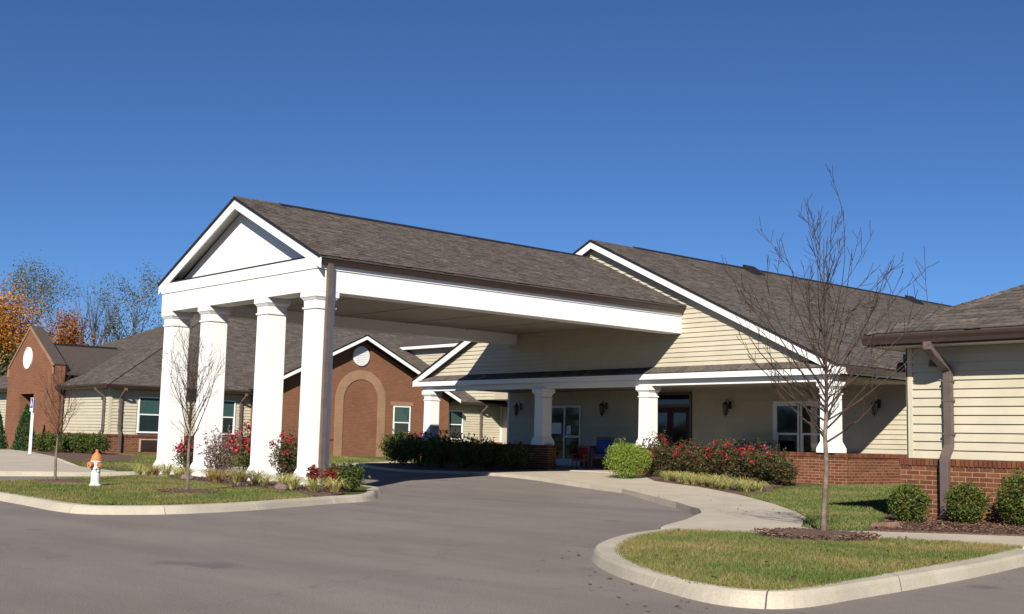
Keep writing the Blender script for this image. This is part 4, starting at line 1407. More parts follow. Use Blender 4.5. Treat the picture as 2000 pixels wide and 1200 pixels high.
for sg in (-1, 1):
    e_ = TX0 if sg < 0 else TX1
    m = MB(); m.slope('y', e_ + sg * .04, tz0 + .06, TXm, tz1 + .08, .13, TY - .04, TY - .001)
    m.build('coping', BRICKTAN, tw)
    m = MB(); m.slope('y', e_ + sg * .04, tz0 + .075, TXm, tz1 + .095, .03, TY - .002, TY + .52)
    m.build('coping_flashing', SHINGD, tw)
for b_ in ((TX0 - .04, TX0 + .09, TY - .04, TY - .001, tz0 - .35, tz0 + .0), (TX1 - .09, TX1 + .04, TY - .04, TY - .001, tz0 - .35, tz0 + .0)):
    B('coping', BRICKTAN, tw, b_)
m = MB(); m.lathe((0, 0, 0), [(.50, 0), (.50, .05), (.44, .07), (.44, .04)], 28)
V = [(TXm - .05 + p[0], TY - p[2], 4.14 + p[1]) for p in m.v]
f_ = [tuple(reversed(x)) for x in m.f]
m = MB(); m.v = V; m.f = f_
m.build('round_vent', TRIM, tw)
m = MB(); m.ext('y', [(TX0 + .1, 3.45), (TXm, 4.86), (TX1 - .1, 3.45), (TX1 - .1, 3.35), (TXm, 4.76), (TX0 + .1, 3.35)], TY + .502, 24.5)
m.build('roof', SHINGD, tw)
m = MB()
m.slope('y', TXm, 4.89, TXm + .15, 4.81, .03, TY + .52, 23.0); m.slope('y', TXm, 4.89, TXm - .15, 4.81, .03, TY + .52, 23.0)
m.build('ridge_cap', DARKEDGE, tw)

# ------------------------------------------------------------------ vegetation
def leaf_cloud(pts, size, mat, name, parent, up=0.0, aspect=.55, jitter=.35):
    n = len(pts)
    d = RNG.normal(size=(n, 3)); d[:, 2] = d[:, 2] * .8 + up; d /= np.linalg.norm(d, axis=1)[:, None]
    e = RNG.normal(size=(n, 3)); e -= d * (e * d).sum(1)[:, None]; e /= np.linalg.norm(e, axis=1)[:, None]
    s = size * RNG.uniform(1 - jitter, 1 + jitter, n)
    d *= s[:, None] / 2; e *= (s * aspect)[:, None] / 2
    V = np.stack([pts - d, pts + e, pts + d, pts - e], 1).reshape(-1, 3)
    return np_mesh(name, V, np.arange(4 * n).reshape(n, 4), mat, parent)

def blob_pts(c, r, n, bumps=7, shell=.55, flat=.0, ragged=.18):
    """points in a lumpy ellipsoid, denser towards the outside"""
    d = RNG.normal(size=(n, 3)); d /= np.linalg.norm(d, axis=1)[:, None]
    bd = RNG.normal(size=(bumps, 3)); bd /= np.linalg.norm(bd, axis=1)[:, None]
    k = np.clip((d @ bd.T).max(1), 0, 1) ** 6
    rad = (1 - ragged + ragged * 1.3 * k) * (shell + (1 - shell) * RNG.uniform(0, 1, n)) ** .8
    rad *= RNG.uniform(.9, 1.08, n)
    p = d * rad[:, None] * np.array(r)
    if flat: p[:, 2] = np.maximum(p[:, 2], -r[2] * flat)
    return p + np.array(c)

def stems(parent, base, c, r, n, mat=None, rad=.008, name='stems'):
    m = MB()
    for i in range(n):
        t = random.uniform(0, 2 * math.pi); k = random.uniform(.2, .85)
        e = (c[0] + r[0] * k * math.cos(t), c[1] + r[1] * k * math.sin(t), c[2] + r[2] * random.uniform(.0, .7))
        mid = ((base[0] + e[0]) / 2 + random.uniform(-.04, .04), (base[1] + e[1]) / 2, (base[2] + e[2]) / 2 + .03)
        m.path([base, mid, e], [rad, rad * .7, rad * .35], 4)
    return m.build(name, mat or TWIG, parent)

def shrub(name, x, y, rx, rz, n, leaf, mat, label, cat, group=None, shell=.5, ragged=.18, ry=None, lift=.0, aspect=.55, up=0.0, flowers=0, fmat=None, fsize=.05, ftop=.3, twigs=9):
    z = G(x, y)
    t = thing(name, (x, y, z), label, cat, group)
    c = (x, y, z + lift + rz * .96)
    r = (rx, ry or rx, rz)
    p = blob_pts(c, r, n, 9, shell, .93, ragged)
    # shoots sticking out
    q = []
    for i in range(int(20 + 20 * ragged * 10)):
        d = RNG.normal(size=3); d[2] = abs(d[2]) * 1.3 + .1; d /= np.linalg.norm(d)
        L = RNG.uniform(.9, 1.08 + ragged)
        for k in range(5):
            q.append(np.array(c) + d * np.array(r) * (L - .05 * k) + RNG.normal(size=3) * leaf * .35)
    p = np.vstack([p, np.array(q)])
    leaf_cloud(p, leaf, mat, 'foliage', t, up, aspect)
    stems(t, (x, y, z - .02), c, r, twigs)
    if flowers:
        fp = []
        for i in range(flowers):
            d = RNG.normal(size=3); d[2] = abs(d[2]) + ftop; d[1] -= .25; d[0] += .2; d /= np.linalg.norm(d)
            cc = np.array(c) + d * np.array(r) * RNG.uniform(.95, 1.12)
            for k in range(12):
                fp.append(cc + RNG.normal(size=3) * fsize * .42)
        kind(leaf_cloud(np.array(fp), fsize * .8, fmat or FLOWER, 'blooms', t, 0, .8), 'stuff')
    return t

ORD = ['first', 'second', 'third', 'fourth', 'fifth', 'sixth', 'seventh', 'eighth', 'ninth', 'tenth', 'eleventh', 'twelfth', 'thirteenth', 'fourteenth', 'fifteenth', 'sixteenth', 'seventeenth', 'eighteenth']

# clipped round shrubs by the right building
shrub('boxwood_shrub', -8.46, 14.85, .30, .29, 4200, .036, L_BOX, 'round green shrub at the brick corner, left of the brown downspout', 'shrub', 'clipped round shrubs along the right building', .45, .12, flowers=0)
shrub('boxwood_shrub', -7.98, 15.50, .30, .30, 4200, .036, L_BOX, 'round green shrub on mulch just right of the brown downspout', 'shrub', 'clipped round shrubs along the right building', .45, .12)
shrub('boxwood_shrub', -7.33, 15.68, .32, .38, 4200, .036, L_BOX, 'round green shrub cut off by the right edge of the picture', 'shrub', 'clipped round shrubs along the right building', .45, .12)
# bright weeping shrub at the walk
shrub('bright_green_shrub', -20.5, 22.35, .62, .50, 9000, .055, L_BRIGHT, 'bright yellow-green feathery shrub where the sidewalk meets the porch', 'shrub', None, .5, .14, ry=.6, aspect=.28, up=-.9)
# roses on the right
rz_ = [(-20.45, 23.4, .42, .54), (-19.9, 23.25, .42, .42), (-19.35, 23.3, .42, .45), (-18.8, 23.15, .44, .42), (-18.25, 23.3, .44, .50), (-17.7, 23.15, .44, .46), (-17.15, 23.2, .42, .44), (-16.6, 23.0, .42, .40), (-16.1, 22.75, .38, .33)]
for i, (x, y, rx, rz) in enumerate(rz_):
    lab = 'red rose bush, %s from left along the right porch wall' % ORD[i] if i < 8 else 'low rose bush at the right end of the row, before bare brick'
    shrub('rose_bush', x, y, rx, rz, 2300, .055, L_ROSE, lab, 'rose bush', 'rose bushes in front of the right porch wall', .35, .3, flowers=(13, 6, 8, 4, 5, 10, 7, 5, 1)[i], fsize=.075)
# roses between the columns
for (x, y, rx, rz, fl, mt, lab) in (
        (-25.95, 13.15, .42, .42, 10, L_ROSE, 'rose bush with red blooms between the first and second portico column'),
        (-24.15, 12.9, .46, .52, 0, L_PINKISH, 'loose pinkish bush beside the right foot of the second portico column'),
        (-23.35, 13.3, .62, .58, 22, L_ROSE, 'large rose bush with red blooms on top, left of the third portico column'),
        (-21.55, 13.1, .40, .50, 5, L_ROSE, 'dark rose bush with few red blooms between the third and fourth portico column')):
    shrub('rose_bush' if mt is L_ROSE else 'pinkish_bush', x, y, rx, rz, 2400 if fl else 1500, .055, mt, lab, 'rose bush' if mt is L_ROSE else 'bush', None, .3, .3, flowers=fl, fsize=.09)
shrub('green_bush', -19.05, 12.6, .28, .22, 1500, .05, L_HEDGE, 'small green bush between red foliage, right of the fourth portico column', 'bush', None, .4, .25)
shrub('red_leaved_bush', -19.65, 12.5, .13, .2, 500, .05, FLOWERD, 'small bright red-leaved plant against the foot of the fourth portico column', 'bush', None, .3, .25)
shrub('red_leaved_bush', -18.65, 12.35, .25, .19, 1300, .05, FLOWERD, 'low dark red-leaved bush near the rounded tip of the left island', 'bush', None, .3, .25)
shrub('green_bush', -18.2, 12.4, .26, .24, 1500, .05, L_HEDGE, 'dark green bush at the right tip of the left island', 'bush', None, .4, .25)
# dark hedge in the shade of the canopy
hx = [(-35.3, 26.4, .75, .55, 14), (-33.2, 24.6, .75, .50, 0), (-31.9, 23.7, .7, .46, 0), (-30.7, 22.9, .68, .44, 0), (-29.5, 22.6, .68, .47, 0), (-28.3, 22.5, .66, .52, 0), (-27.1, 22.5, .62, .44, 0), (-26.2, 22.5, .58, .40, 0), (-25.45, 22.9, .5, .34, 0)]
for i, (x, y, rx, rz, fl) in enumerate(hx):
    lab = 'rose bush with sunlit reddish top at the left end of the shaded hedge' if i == 0 else 'shaded dark bush, %s from left in the hedge before the porch' % ORD[i]
    shrub('rose_bush' if i == 0 else 'hedge_bush', x, y, rx, rz + .03, 1900, .075, L_ROSE if i == 0 else L_HEDGE, lab, 'bush', 'bushes of the shaded hedge' if i else None, .35, .22, flowers=fl, fsize=.12)
# far left: arborvitae and hedge
def conifer(x, y, h, r, label):
    z = G(x, y)
    t = thing('arborvitae', (x, y, z), label, 'conifer', 'arborvitae by the entry tower')
    n = 3600
    k = RNG.uniform(0, 1, n) ** 1.25
    a = RNG.uniform(0, 2 * np.pi, n)
    rr = r * (1 - k) ** .75 * RNG.uniform(.6, 1.08, n) * (1 + .12 * np.sin(a * 5 + k * 9))
    p = np.stack([x + rr * np.cos(a), y + rr * np.sin(a), z + .06 + k * h], 1)
    leaf_cloud(p, .10, L_ARB, 'foliage', t, .8, .4)
    m = MB(); m.tube((x, y, z - .1), (x, y, z + h * .5), .05, .02, 6); m.build('trunk', BARK, t)
conifer(-50.3, 17.9, 1.85, .48, 'pointed dark green arborvitae in front of the brick tower, left of the white sign post')
conifer(-52.3, 17.4, 1.7, .45, 'pointed dark arborvitae cut off by the left edge of the picture')
for i, (x, y) in enumerate([(-47.6, 17.75), (-46.75, 17.95), (-45.9, 18.15), (-45.05, 18.3), (-44.2, 18.45)]):
    shrub('hedge_bush', x, y, .52, .40, 1500, .08, L_HEDGE, 'green bush, %s from left in the hedge right of the sign post' % ORD[i], 'bush', 'hedge bushes before the west wing', .4, .15)

# grass-like tufts
def tuft(x, y, h, label, group, mat=L_LIR, n=70, spread=.5):
    z = G(x, y)
    t = thing('grass_tuft', (x, y, z), label, 'grass tuft', group)
    V = []; Fc = []
    for i in range(n):
        a = random.uniform(0, 2 * math.pi); L = h * random.uniform(.7, 1.25); s = random.uniform(.35, 1.0) * spread
        w_ = .007
        px, py = x + random.uniform(-.05, .05), y + random.uniform(-.05, .05)
        dx, dy = math.cos(a), math.sin(a)
        prof = [(0, 0), (.42 * s * L, .60 * L), (1.0 * s * L, .80 * L), (1.6 * s * L, .52 * L)]
        b = len(V)
        for k, (o, hh) in enumerate(prof):
            ww = w_ * (1 - k / 3.6)
            V.append((px + dx * o - dy * ww, py + dy * o + dx * ww, z - .02 + hh)); V.append((px + dx * o + dy * ww, py + dy * o - dx * ww, z - .02 + hh))
        for k in range(3):
            Fc.append((b + 2 * k, b + 2 * k + 1, b + 2 * k + 3, b + 2 * k + 2))
    np_mesh('blades', np.array(V), np.array(Fc), mat, t)
lr = smooth_poly([(-19.05, 22.3), (-18.1, 21.9), (-17.2, 21.5), (-16.3, 21.05), (-15.45, 20.75)], 4, False)
for i, (x, y) in enumerate(lr[:17]):
    tuft(x + random.uniform(-.1, .1), y + random.uniform(-.02, .16), .27 * random.uniform(.75, 1.3), 'pale yellow-green grass tuft, %s from left along the sidewalk edge' % ORD[i], 'yellow-green grass tufts along the sidewalk', n=130, spread=1.0)
ll_ = [(-27.6, 12.6, 0), (-26.9, 12.5, 0), (-26.2, 12.35, 1), (-25.3, 12.2, 0), (-24.5, 12.1, 0), (-23.9, 12.0, 0), (-22.6, 11.9, 1), (-22.1, 11.75, 1), (-21.5, 11.9, 0), (-20.9, 11.95, 0), (-20.2, 11.75, 0), (-19.5, 11.75, 0), (-18.9, 11.6, 0), (-18.2, 11.6, 0), (-17.75, 11.75, 0), (-20.6, 11.5, 1)]
for i, (x, y, k) in enumerate(sorted(ll_)):
    tuft(x, y, .30 * random.uniform(.8, 1.2), '%s grass tuft, %s from left before the portico columns' % ('dry orange-tan' if k else 'yellow-green', ORD[i]), 'grass tufts at the foot of the portico columns', L_LIRO if k else L_LIR, n=110, spread=1.0)
for i, (x, y, s_) in enumerate([(-23.4, 11.75, .17), (-22.85, 12.2, .1), (-20.3, 11.35, .14), (-18.9, 11.35, .17)]):
    m = MB(); prof = [(s_ * .6, -.03), (s_, .03), (s_ * .95, s_ * .35), (s_ * .6, s_ * .6), (s_ * .1, s_ * .68)]
    m.lathe((0, 0, 0), prof, 9)
    z = G(x, y)
    m.v = [(x + p[0] * (1 + random.uniform(-.15, .15)), y + p[1] * .8 * (1 + random.uniform(-.15, .15)), z + p[2] * (1 + random.uniform(-.1, .15))) for p in m.v]
    tag(m.build('field_stone', STONE), ['brown stone on the mulch before the large rose bush', 'small stone beside the left of the third column foot', 'low brown stone before the fourth portico column', 'brown stone near the curb right of the fourth portico column'][i], 'stone', 'stones in the column bed')

# ---- bare trees
def grow(mb, tips, p, d, L, r, lvl, maxl, rng, bend=.12, upw=.10, kids=(3, 5), nseg=5, ang=(25, 50), ratio=(.45, .7), sides=5, sp=.25, minr=.003):
    pts = [Vector(p)]; rs = [r]
    d = Vector(d).normalized()
    for i in range(nseg):
        d = (d + Vector((rng.uniform(-bend, bend), rng.uniform(-bend, bend), rng.uniform(-bend, bend) * .6 + upw))).normalized()
        pts.append(pts[-1] + d * (L / nseg)); rs.append(max(minr, r * (1 - .75 * (i + 1) / nseg)))
    mb.path(pts, rs, max(3, sides - lvl))
    tips.append((pts[-1], d)); tips.append((pts[-2], d))
    if lvl >= maxl: return
    k = rng.randint(*kids)
    for i in range(k):
        t = sp + (1 - sp) * (i + rng.random()) / k
        fi = min(nseg - 1, int(t * nseg)); fr = t * nseg - fi
        q = pts[fi].lerp(pts[fi + 1], min(1, fr))
        dd = (pts[fi + 1] - pts[fi]).normalized()
        a = rng.uniform(0, 2 * math.pi); o = dd.orthogonal().normalized(); o.rotate(Matrix.Rotation(a, 3, dd))
        th = math.radians(rng.uniform(*ang))
        nd = dd * math.cos(th) + o * math.sin(th)
        grow(mb, tips, q, nd, L * rng.uniform(*ratio) * (1 - .35 * t), max(minr, rs[fi] * .6), lvl + 1, maxl, rng, bend * 1.15, upw, kids, nseg, ang, ratio, sides, .15, minr)

def bare_tree(name, x, y, h, clear, tr, laterals, label, group=None, seed=1, spread=(30, 55), llen=.55, maxl=3, stake=False, kids=(3, 5), z=None, bark=None, twig=None, upw=.09, short=1.2, taper=.35, shape=None):
    rng = random.Random(seed)
    z = G(x, y) if z is None else z
    t = thing(name, (x, y, z), label, 'tree', group)
    pts = []; rs = []
    n = 12
    ox = oy = 0
    for i in range(n + 1):
        k = i / n
        pts.append(Vector((x + ox, y + oy, z - .05 + k * h * .82)))
        ox += rng.uniform(-.012, .012) * h / 3; oy += rng.uniform(-.012, .012) * h / 3
        rs.append(tr * (1 - .93 * k) * (1.35 if i == 0 else 1))
    kc = max(3, int(round(clear / (h * .82) * n)) + 1)
    tm = MB(); tm.path(pts[:kc + 1], rs[:kc + 1], 9)
    tm.build('trunk', bark or BARK, t, smooth=True)
    bm_ = MB(); tips = []
    bm_.path(pts[kc:], rs[kc:], 7)
    if shape:      # hand-laid limbs: start height, sideways reach, end height
        sd_ = Vector((r2.x, r2.y, 0)).normalized(); dp_ = Vector((-sd_.y, sd_.x, 0))
        for (z0, dx, z1) in shape:
            f = z0 / (h * .82) * n; fi = min(n - 1, int(f)); q = pts[fi].lerp(pts[fi + 1], f - fi)
            dv = sd_ * dx + dp_ * rng.uniform(-.45, .45) * abs(dx) + Vector((0, 0, z1 - z0))
            L_ = dv.length
            dv.z -= .25 * L_
            grow(bm_, tips, q, dv, L_ * 1.04, max(.006, rs[fi] * .5), 1, 3, rng, .10, .07, kids, 6, (18, 46), (.34, .6), 5, .2, .0033)
    for i in range(int(max(laterals, 10) * short)):   # short spurs along the leader
        f = rng.uniform(clear / (h * .82), .9) * n; fi = min(n - 1, int(f)); q = pts[fi].lerp(pts[fi + 1], f - fi)
        a = rng.uniform(0, 6.28); th = rng.uniform(.5, 1.2)
        grow(bm_, tips, q, Vector((math.cos(a) * math.sin(th), math.sin(a) * math.sin(th), math.cos(th))), h * rng.uniform(.08, .2), rs[fi] * .3, 2, 3, rng, .2, .08, (2, 4), 4, (25, 60), (.4, .7), 4, .2, .0022)
    for i in range(laterals):
        k = (i + rng.random() * .6) / laterals
        zz = clear + (h * .80 - clear) * k
        f = zz / (h * .82) * n; fi = min(n - 1, int(f)); q = pts[fi].lerp(pts[fi + 1], f - fi)
        a = i * 2.4 + rng.uniform(-.5, .5)
        th = math.radians(rng.uniform(*spread)) * (1 - taper * k)
        d = Vector((math.cos(a) * math.sin(th), math.sin(a) * math.sin(th), math.cos(th)))
        L = h * llen * (1 - (.2 + taper) * k) * rng.uniform(.7, 1.15)
        grow(bm_, tips, q, d, L, rs[fi] * .55, 1, maxl, rng, .10, upw, kids, 5, (20, 45), (.42, .68), 5, .2, .0025)
    bm_.build('branches', twig or TWIG, t)
    return t, tips

bare_tree('young_tree', -7.76, 11.75, 4.25, 1.1, .036, 0, 'young leafless tree with a slender trunk in a mulch ring on the right island', seed=5, kids=(3, 4), short=3.2,
          shape=[(2.2, -.34, 3.65), (2.1, .34, 3.75), (2.3, -.55, 3.4), (1.9, .5, 3.3), (2.6, .06, 3.7), (2.7, -.18, 3.65), (2.4, .62, 3.1),
                 (1.6, .95, 2.7), (1.7, .75, 2.95), (1.5, .75, 2.6), (1.9, .9, 3.0), (1.35, .9, 2.2), (1.25, .55, 1.9), (1.1, .6, 1.6),
                 (1.55, -.95, 2.9), (1.45, -1.0, 2.5), (1.35, -.9, 2.1), (1.7, -.75, 3.0), (1.2, -.6, 1.8), (1.9, -.6, 3.1), (1.5, -.55, 2.3),
                 (1.3, .2, 1.9), (1.6, -.2, 2.3), (1.8, .25, 2.6), (2.0, -.2, 2.9), (1.15, -.25, 1.6), (1.4, .3, 1.95), (2.8, .2, 3.5), (2.9, -.12, 3.55)])
bare_tree('young_tree', -18.61, 9.36, 2.75, .85, .034, 22, 'young leafless tree standing in front of the second portico column', seed=8, llen=.46, maxl=3, kids=(2, 4), spread=(28, 48), short=1.0)
bare_tree('young_tree', -22.83, 8.74, 2.35, .85, .03, 14, 'small leafless tree left of the fire hydrant', seed=12, llen=.42, maxl=3, kids=(3, 4), spread=(28, 48), short=1.5)

# background trees beyond the west wing
def pxdir(px):
    d = fwd * F_PX + r2 * (px - 1000) - u2 * (840 - 600)
    h_ = math.hypot(d.x, d.y)
    return d.x / h_, d.y / h_
def far_tree(px, D, h, seed, label, leaf=None, nleaf=0, lsz=.2, name='bare_tree', trunk=.18, clear=.35, lat=12, spread=(20, 50), llen=.5, clus=.5, maxl=3, band=(0, 1)):
    ux, uy = pxdir(px)
    x, y = ux * D, uy * D
    t, tips = bare_tree(name, x, y, h, h * clear, trunk, lat, label, 'trees beyond the west wing', seed, spread, llen, maxl, z=-.2, bark=BARKF, twig=BARKF, kids=(2, 4))
    if leaf is not None:
        zz = sorted(p[0].z for p in tips)
        lo, hi = zz[int(band[0] * (len(zz) - 1))], zz[int(band[1] * (len(zz) - 1))]
        T = [p[0] for p in tips if lo <= p[0].z <= hi]
        P = np.array([tuple(T[k]) for k in RNG.integers(0, len(T), nleaf)])
        P = P + RNG.normal(size=P.shape) * clus
        leaf_cloud(P, lsz, leaf, 'crown', t, 0, .7)
    return t
far_tree(52, 92, 14.4, 21, 'tall slim tree with a round thin grey-green crown, far left behind the maple', L_OLIVE, 4600, .11, 'thin_leaved_tree', .15, .60, 14, (45, 85), .24, .35)
far_tree(-25, 80, 9.0, 22, 'orange autumn tree at the left edge of the picture behind the brick tower', L_ORANGE, 19000, .14, 'orange_tree', .25, .2, 20, (30, 75), .50, .7)
far_tree(50, 80, 8.0, 27, 'smaller orange-brown tree right of the autumn maple, above the brick tower', L_ORANGE, 8000, .13, 'orange_tree', .18, .15, 14, (30, 70), .42, .55)
far_tree(88, 84, 9.6, 23, 'leafless crooked tree between the slim tree and the rust tree', None, 0, .2, 'bare_tree', .15, .4, 9, (15, 40), .45)
far_tree(112, 80, 8.8, 24, 'narrow rust-red autumn tree above the tower roof', L_RUST, 6500, .13, 'rust_tree', .16, .12, 14, (15, 40), .4, .35)
far_tree(146, 80, 7.2, 29, 'low brown-orange tree right of the rust tree', L_RUST, 3600, .13, 'rust_tree', .13, .12, 12, (20, 50), .40, .5)
far_tree(145, 86, 10.8, 25, 'forked bare tree with ivy on its trunk behind the rust tree', L_OLIVE, 1200, .13, 'bare_tree', .2, .35, 11, (20, 50), .5, .3, band=(0, .4))
far_tree(172, 86, 11.6, 26, 'tall bare tree with upright twigs in the middle of the far tree line', None, 0, .2, 'bare_tree', .17, .35, 13, (12, 35), .5)
far_tree(212, 86, 10.6, 28, 'bare v-shaped tree left of the broad grey-green tree', L_OLIVE, 500, .12, 'bare_tree', .18, .38, 10, (20, 45), .5, .4)
far_tree(252, 86, 12.0, 31, 'broad half-bare tree with grey-green leaves above the wing roof', L_OLIVE, 4200, .12, 'half_bare_tree', .2, .3, 12, (20, 60), .5, .28)
far_tree(285, 90, 9.5, 32, 'thin bare tree right of the broad tree, beside the first column', L_OLIVE, 900, .12, 'half_bare_tree', .12, .3, 9, (20, 55), .45, .35)
far_tree(14, 78, 5.4, 33, 'dark leafy tree low behind the brick tower', L_DARK, 5200, .22, 'dark_tree', .2, .1, 14, (35, 80), .6, .7)
far_tree(-40, 80, 6.0, 34, 'dark tree outside the left edge behind the wing', L_DARK, 4200, .25, 'dark_tree', .2, .1, 14, (35, 80), .6, .7)
# wooded band on the horizon
n = 26000
az = RNG.uniform(-2.6, 2.2, n); D_ = RNG.uniform(170, 240, n)
P = np.stack([np.sin(az) * D_, np.cos(az) * D_, RNG.uniform(0, 1, n) ** .8 * (5.5 + 2 * np.sin(az * 23) + 1.5 * np.sin(az * 61 + 1))], 1)
wd = leaf_cloud(P, 1.6, L_DARK, 'distant_woods', None, 0, .8)
kind(wd, 'stuff', 'distant band of woods beyond the buildings')

# ------------------------------------------------------------------ fire hydrant
hx_, hy_ = -21.05, 8.79; hz = G(hx_, hy_)
hy = thing('fire_hydrant', (hx_, hy_, hz), 'white fire hydrant with orange bonnet and caps on the left island', 'fire hydrant')
m = MB(); m.lathe((hx_, hy_, hz), [(.11, -.03), (.11, .03), (.085, .04), (.08, .07), (.078, .30), (.095, .315), (.095, .345), (.088, .35), (.088, .43), (.105, .435), (.105, .455)], 20)
m.build('barrel', HYWHITE, hy, smooth=False)
m = MB(); m.lathe((hx_, hy_, hz), [(.108, .456), (.108, .475), (.092, .49), (.085, .53), (.062, .575), (.035, .60), (.026, .61), (.026, .655), (.015, .66)], 20)
m.build('bonnet', ORANGE, hy)
for dx, dy, r_, l_ in ((1, 0, .042, .15), (-1, 0, .042, .15), (.3, -.95, .058, .15)):
    dl = math.hypot(dx, dy); dx /= dl; dy /= dl
    zc = hz + .385
    m = MB(); m.tube((hx_ + dx * .07, hy_ + dy * .07, zc), (hx_ + dx * (l_ - .03), hy_ + dy * (l_ - .03), zc), r_ * .8, r_ * .8, 12)
    nz = m.build('nozzle', ORANGE, hy)
    m = MB(); m.tube((hx_ + dx * (l_ - .03), hy_ + dy * (l_ - .03), zc), (hx_ + dx * (l_ + .01), hy_ + dy * (l_ + .01), zc), r_, r_, 12)
    m.tube((hx_ + dx * (l_ + .01), hy_ + dy * (l_ + .01), zc), (hx_ + dx * (l_ + .035), hy_ + dy * (l_ + .035), zc), .014, .014, 5)
    m.build('cap', ORANGE, nz)

# ------------------------------------------------------------------ parking sign
sx, sy = -44.1, 15.9; sz = G(sx, sy)
sg_ = thing('parking_sign', (sx, sy, sz), 'white post with a small blue and white wheelchair parking sign by the far left walk', 'sign')
m = MB(); m.box(sx - .04, sx + .04, sy - .04, sy + .04, sz - .1, sz + 2.0); m.build('post', TRIM, sg_)
B('sign_plate', TRIM, sg_, (sx - .15, sx + .15, sy - .052, sy - .042, sz + 1.55, sz + 2.05))
B('blue_field', SIGNBLUE, sg_, (sx - .13, sx + .13, sy - .058, sy - .053, sz + 1.68, sz + 2.03))
m = MB()  # wheelchair symbol
yy = sy - .062
def seg(a, b, t):
    m.tube((sx + a[0], yy, sz + 1.855 + a[1]), (sx + b[0], yy, sz + 1.855 + b[1]), t, t, 5)
m.tube((sx - .02, yy - .003, sz + 1.855 + .12), (sx - .02, yy + .003, sz + 1.855 + .12), .022, .022, 10)
seg((-.02, .09), (-.01, .0), .011); seg((-.01, .0), (.045, .0), .011); seg((.045, .0), (.07, -.08), .011); seg((.07, -.08), (.09, -.075), .009); seg((-.015, .05), (.04, .05), .009)
for i in range(9):
    a0, a1 = math.radians(130 + i * 24), math.radians(130 + (i + 1) * 24)
    seg((-.01 + .068 * math.cos(a0), -.055 + .068 * math.sin(a0)), (-.01 + .068 * math.cos(a1), -.055 + .068 * math.sin(a1)), .008)
m.build('wheelchair_symbol', TRIM, sg_)

# ------------------------------------------------------------------ porch furniture
def patio_chair(x, y, rz, cush, label, frame=WICKER, s=1.0, name='patio_chair', group='chairs on the porch'):
    z = .186
    t = thing(name, (x, y, z), label, 'chair', group)
    c_, s__ = math.cos(rz), math.sin(rz)
    def W(p): return (x + (p[0] * c_ - p[1] * s__) * s, y + (p[0] * s__ + p[1] * c_) * s, z + p[2] * s)
    def bx(m, x0, x1, y0, y1, z0, z1, lean=0):
        m.hexa([W(p) for p in [(x0, y0, z0), (x1, y0, z0), (x1, y1, z0), (x0, y1, z0), (x0, y0 + lean, z1), (x1, y0 + lean, z1), (x1, y1 + lean, z1), (x0, y1 + lean, z1)]])
    for (a, b) in ((-.26, -.24), (.26, -.24), (-.26, .24), (.26, .24)):
        m = MB(); bx(m, a - .022, a + .022, b - .022, b + .022, 0, .58 if b < 0 else .36); m.build('leg', frame, t)
    m = MB(); bx(m, -.24, .24, -.25, .25, .33, .38); m.build('seat', frame, t)
    m = MB(); bx(m, -.23, .23, -.24, .2, .382, .47); m.build('cushion', cush, t, bevel=.02)
    m = MB(); bx(m, -.27, .27, .22, .27, .36, .98, .10); m.build('backrest', frame, t, bevel=.015)
    m = MB(); bx(m, -.22, .22, .14, .215, .48, .88, .07); m.build('back_cushion', cush, t, bevel=.02)
    for a in (-.29, .23):
        m = MB(); bx(m, a, a + .06, -.27, .25, .58, .62); m.build('armrest', frame, t)
patio_chair(-19.98, 27.2, 0, TEAL, 'pale porch chair with teal cushions left of the window')
patio_chair(-20.78, 27.2, .1, PURPLE, 'pale porch chair with dark plum cushions left of the teal one')
patio_chair(-24.80, 25.9, .5, BLUE, 'shaded porch chair with a blue back beside the glass door', GREYBROWN)
patio_chair(-24.92, 25.1, .4, REDF, 'small low chair with a dark red seat in front of the blue chair', GREYBROWN, .72)

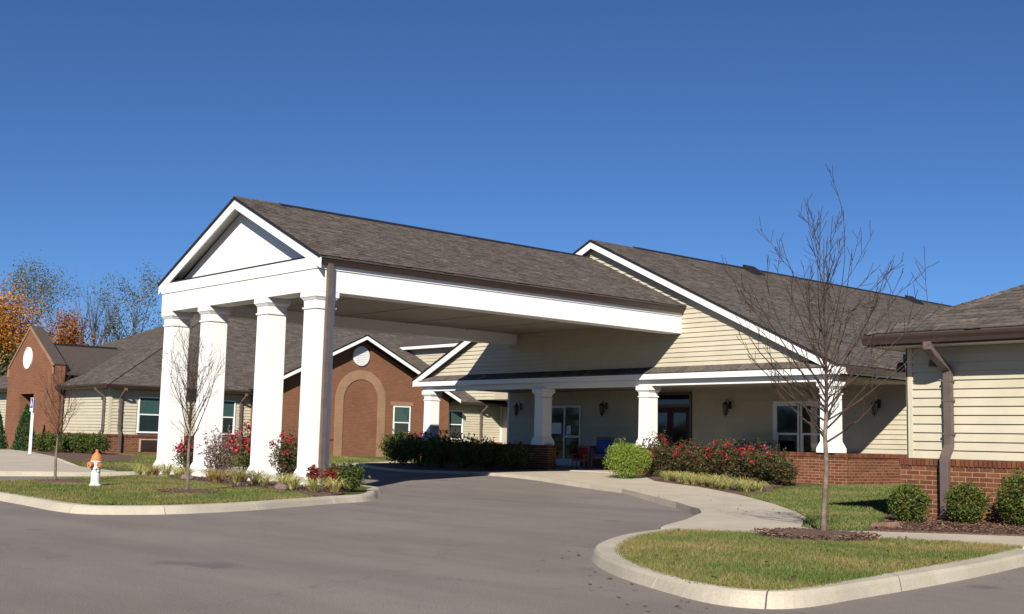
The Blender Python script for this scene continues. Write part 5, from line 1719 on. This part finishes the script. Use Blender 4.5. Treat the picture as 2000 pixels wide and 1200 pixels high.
# splash block on the mulch
spx, spy = -8.05, 13.55; spz = G(spx, spy) + .02
m = MB(); m.hexa([(spx - .17, spy - .09, spz), (spx + .13, spy - .11, spz), (spx + .16, spy + .1, spz), (spx - .13, spy + .1, spz),
                  (spx - .15, spy - .08, spz + .045), (spx + .12, spy - .1, spz + .075), (spx + .15, spy + .09, spz + .08), (spx - .11, spy + .09, spz + .05)])
tag(m.build('splash_block', SPLASH, bevel=.01), 'flat reddish stone slab on the mulch by the walk in front of the round shrubs', 'stone slab')

# fallen leaves on lawns, walk edge and road edge
def litter(poly, n, zoff, zf):
    xs = np.array(poly)
    P = RNG.uniform(xs.min(0), xs.max(0), (n * 3, 2)); P = P[inside_np(P, poly)][:n]
    pts = np.column_stack([P, [zf(*p) + zoff for p in P]])
    d = len(pts)
    a = RNG.uniform(0, 2 * np.pi, d); L = RNG.uniform(.018, .035, d)
    u = np.stack([np.cos(a), np.sin(a), RNG.uniform(-.3, .3, d)], 1) * L[:, None]
    v = np.stack([-np.sin(a), np.cos(a), RNG.uniform(-.3, .3, d)], 1) * L[:, None] * .55
    V = np.stack([pts - u, pts + v, pts + u, pts - v], 1).reshape(-1, 3)
    o = np_mesh('fallen_leaves', V, np.arange(4 * d).reshape(d, 4), CHIP)
    kind(o, 'stuff')
litter(lawn2, 130, .03, G)
litter([(-23, 7.4), (-20.4, 6.6), (-16.3, 6.45), (-15.5, 8.1), (-16.6, 10.6), (-21, 11.35), (-27, 12.6)], 260, .03, G)
litter([(-8.8, 9.6), (-6.9, 7.3), (-4.8, 6.5), (-5.4, 5.9), (-7.6, 6.9), (-9.4, 9.4)], 60, .008, R)
litter([(-21.5, 20.9), (-14.5, 17.3), (-11.2, 13.9), (-10.2, 14.6), (-12.2, 17.3), (-19.4, 21.8)], 50, .014, G)

# bolts and cap chains on the hydrant
m = MB()
for i in range(8):
    t_ = i * math.pi / 4
    m.tube((hx_ + .095 * math.cos(t_), hy_ + .095 * math.sin(t_), hz + .43), (hx_ + .095 * math.cos(t_), hy_ + .095 * math.sin(t_), hz + .474), .009, .009, 6)
kind(m.build('flange_bolts', GREYBROWN, hy), 'stuff')
m = MB()
m.path([(hx_ + .14, hy_ - .02, hz + .37), (hx_ + .13, hy_ - .05, hz + .29), (hx_ + .10, hy_ - .05, hz + .27), (hx_ + .085, hy_ - .03, hz + .34)], [.004] * 4, 4)
m.build('chain', GREYBROWN, hy)
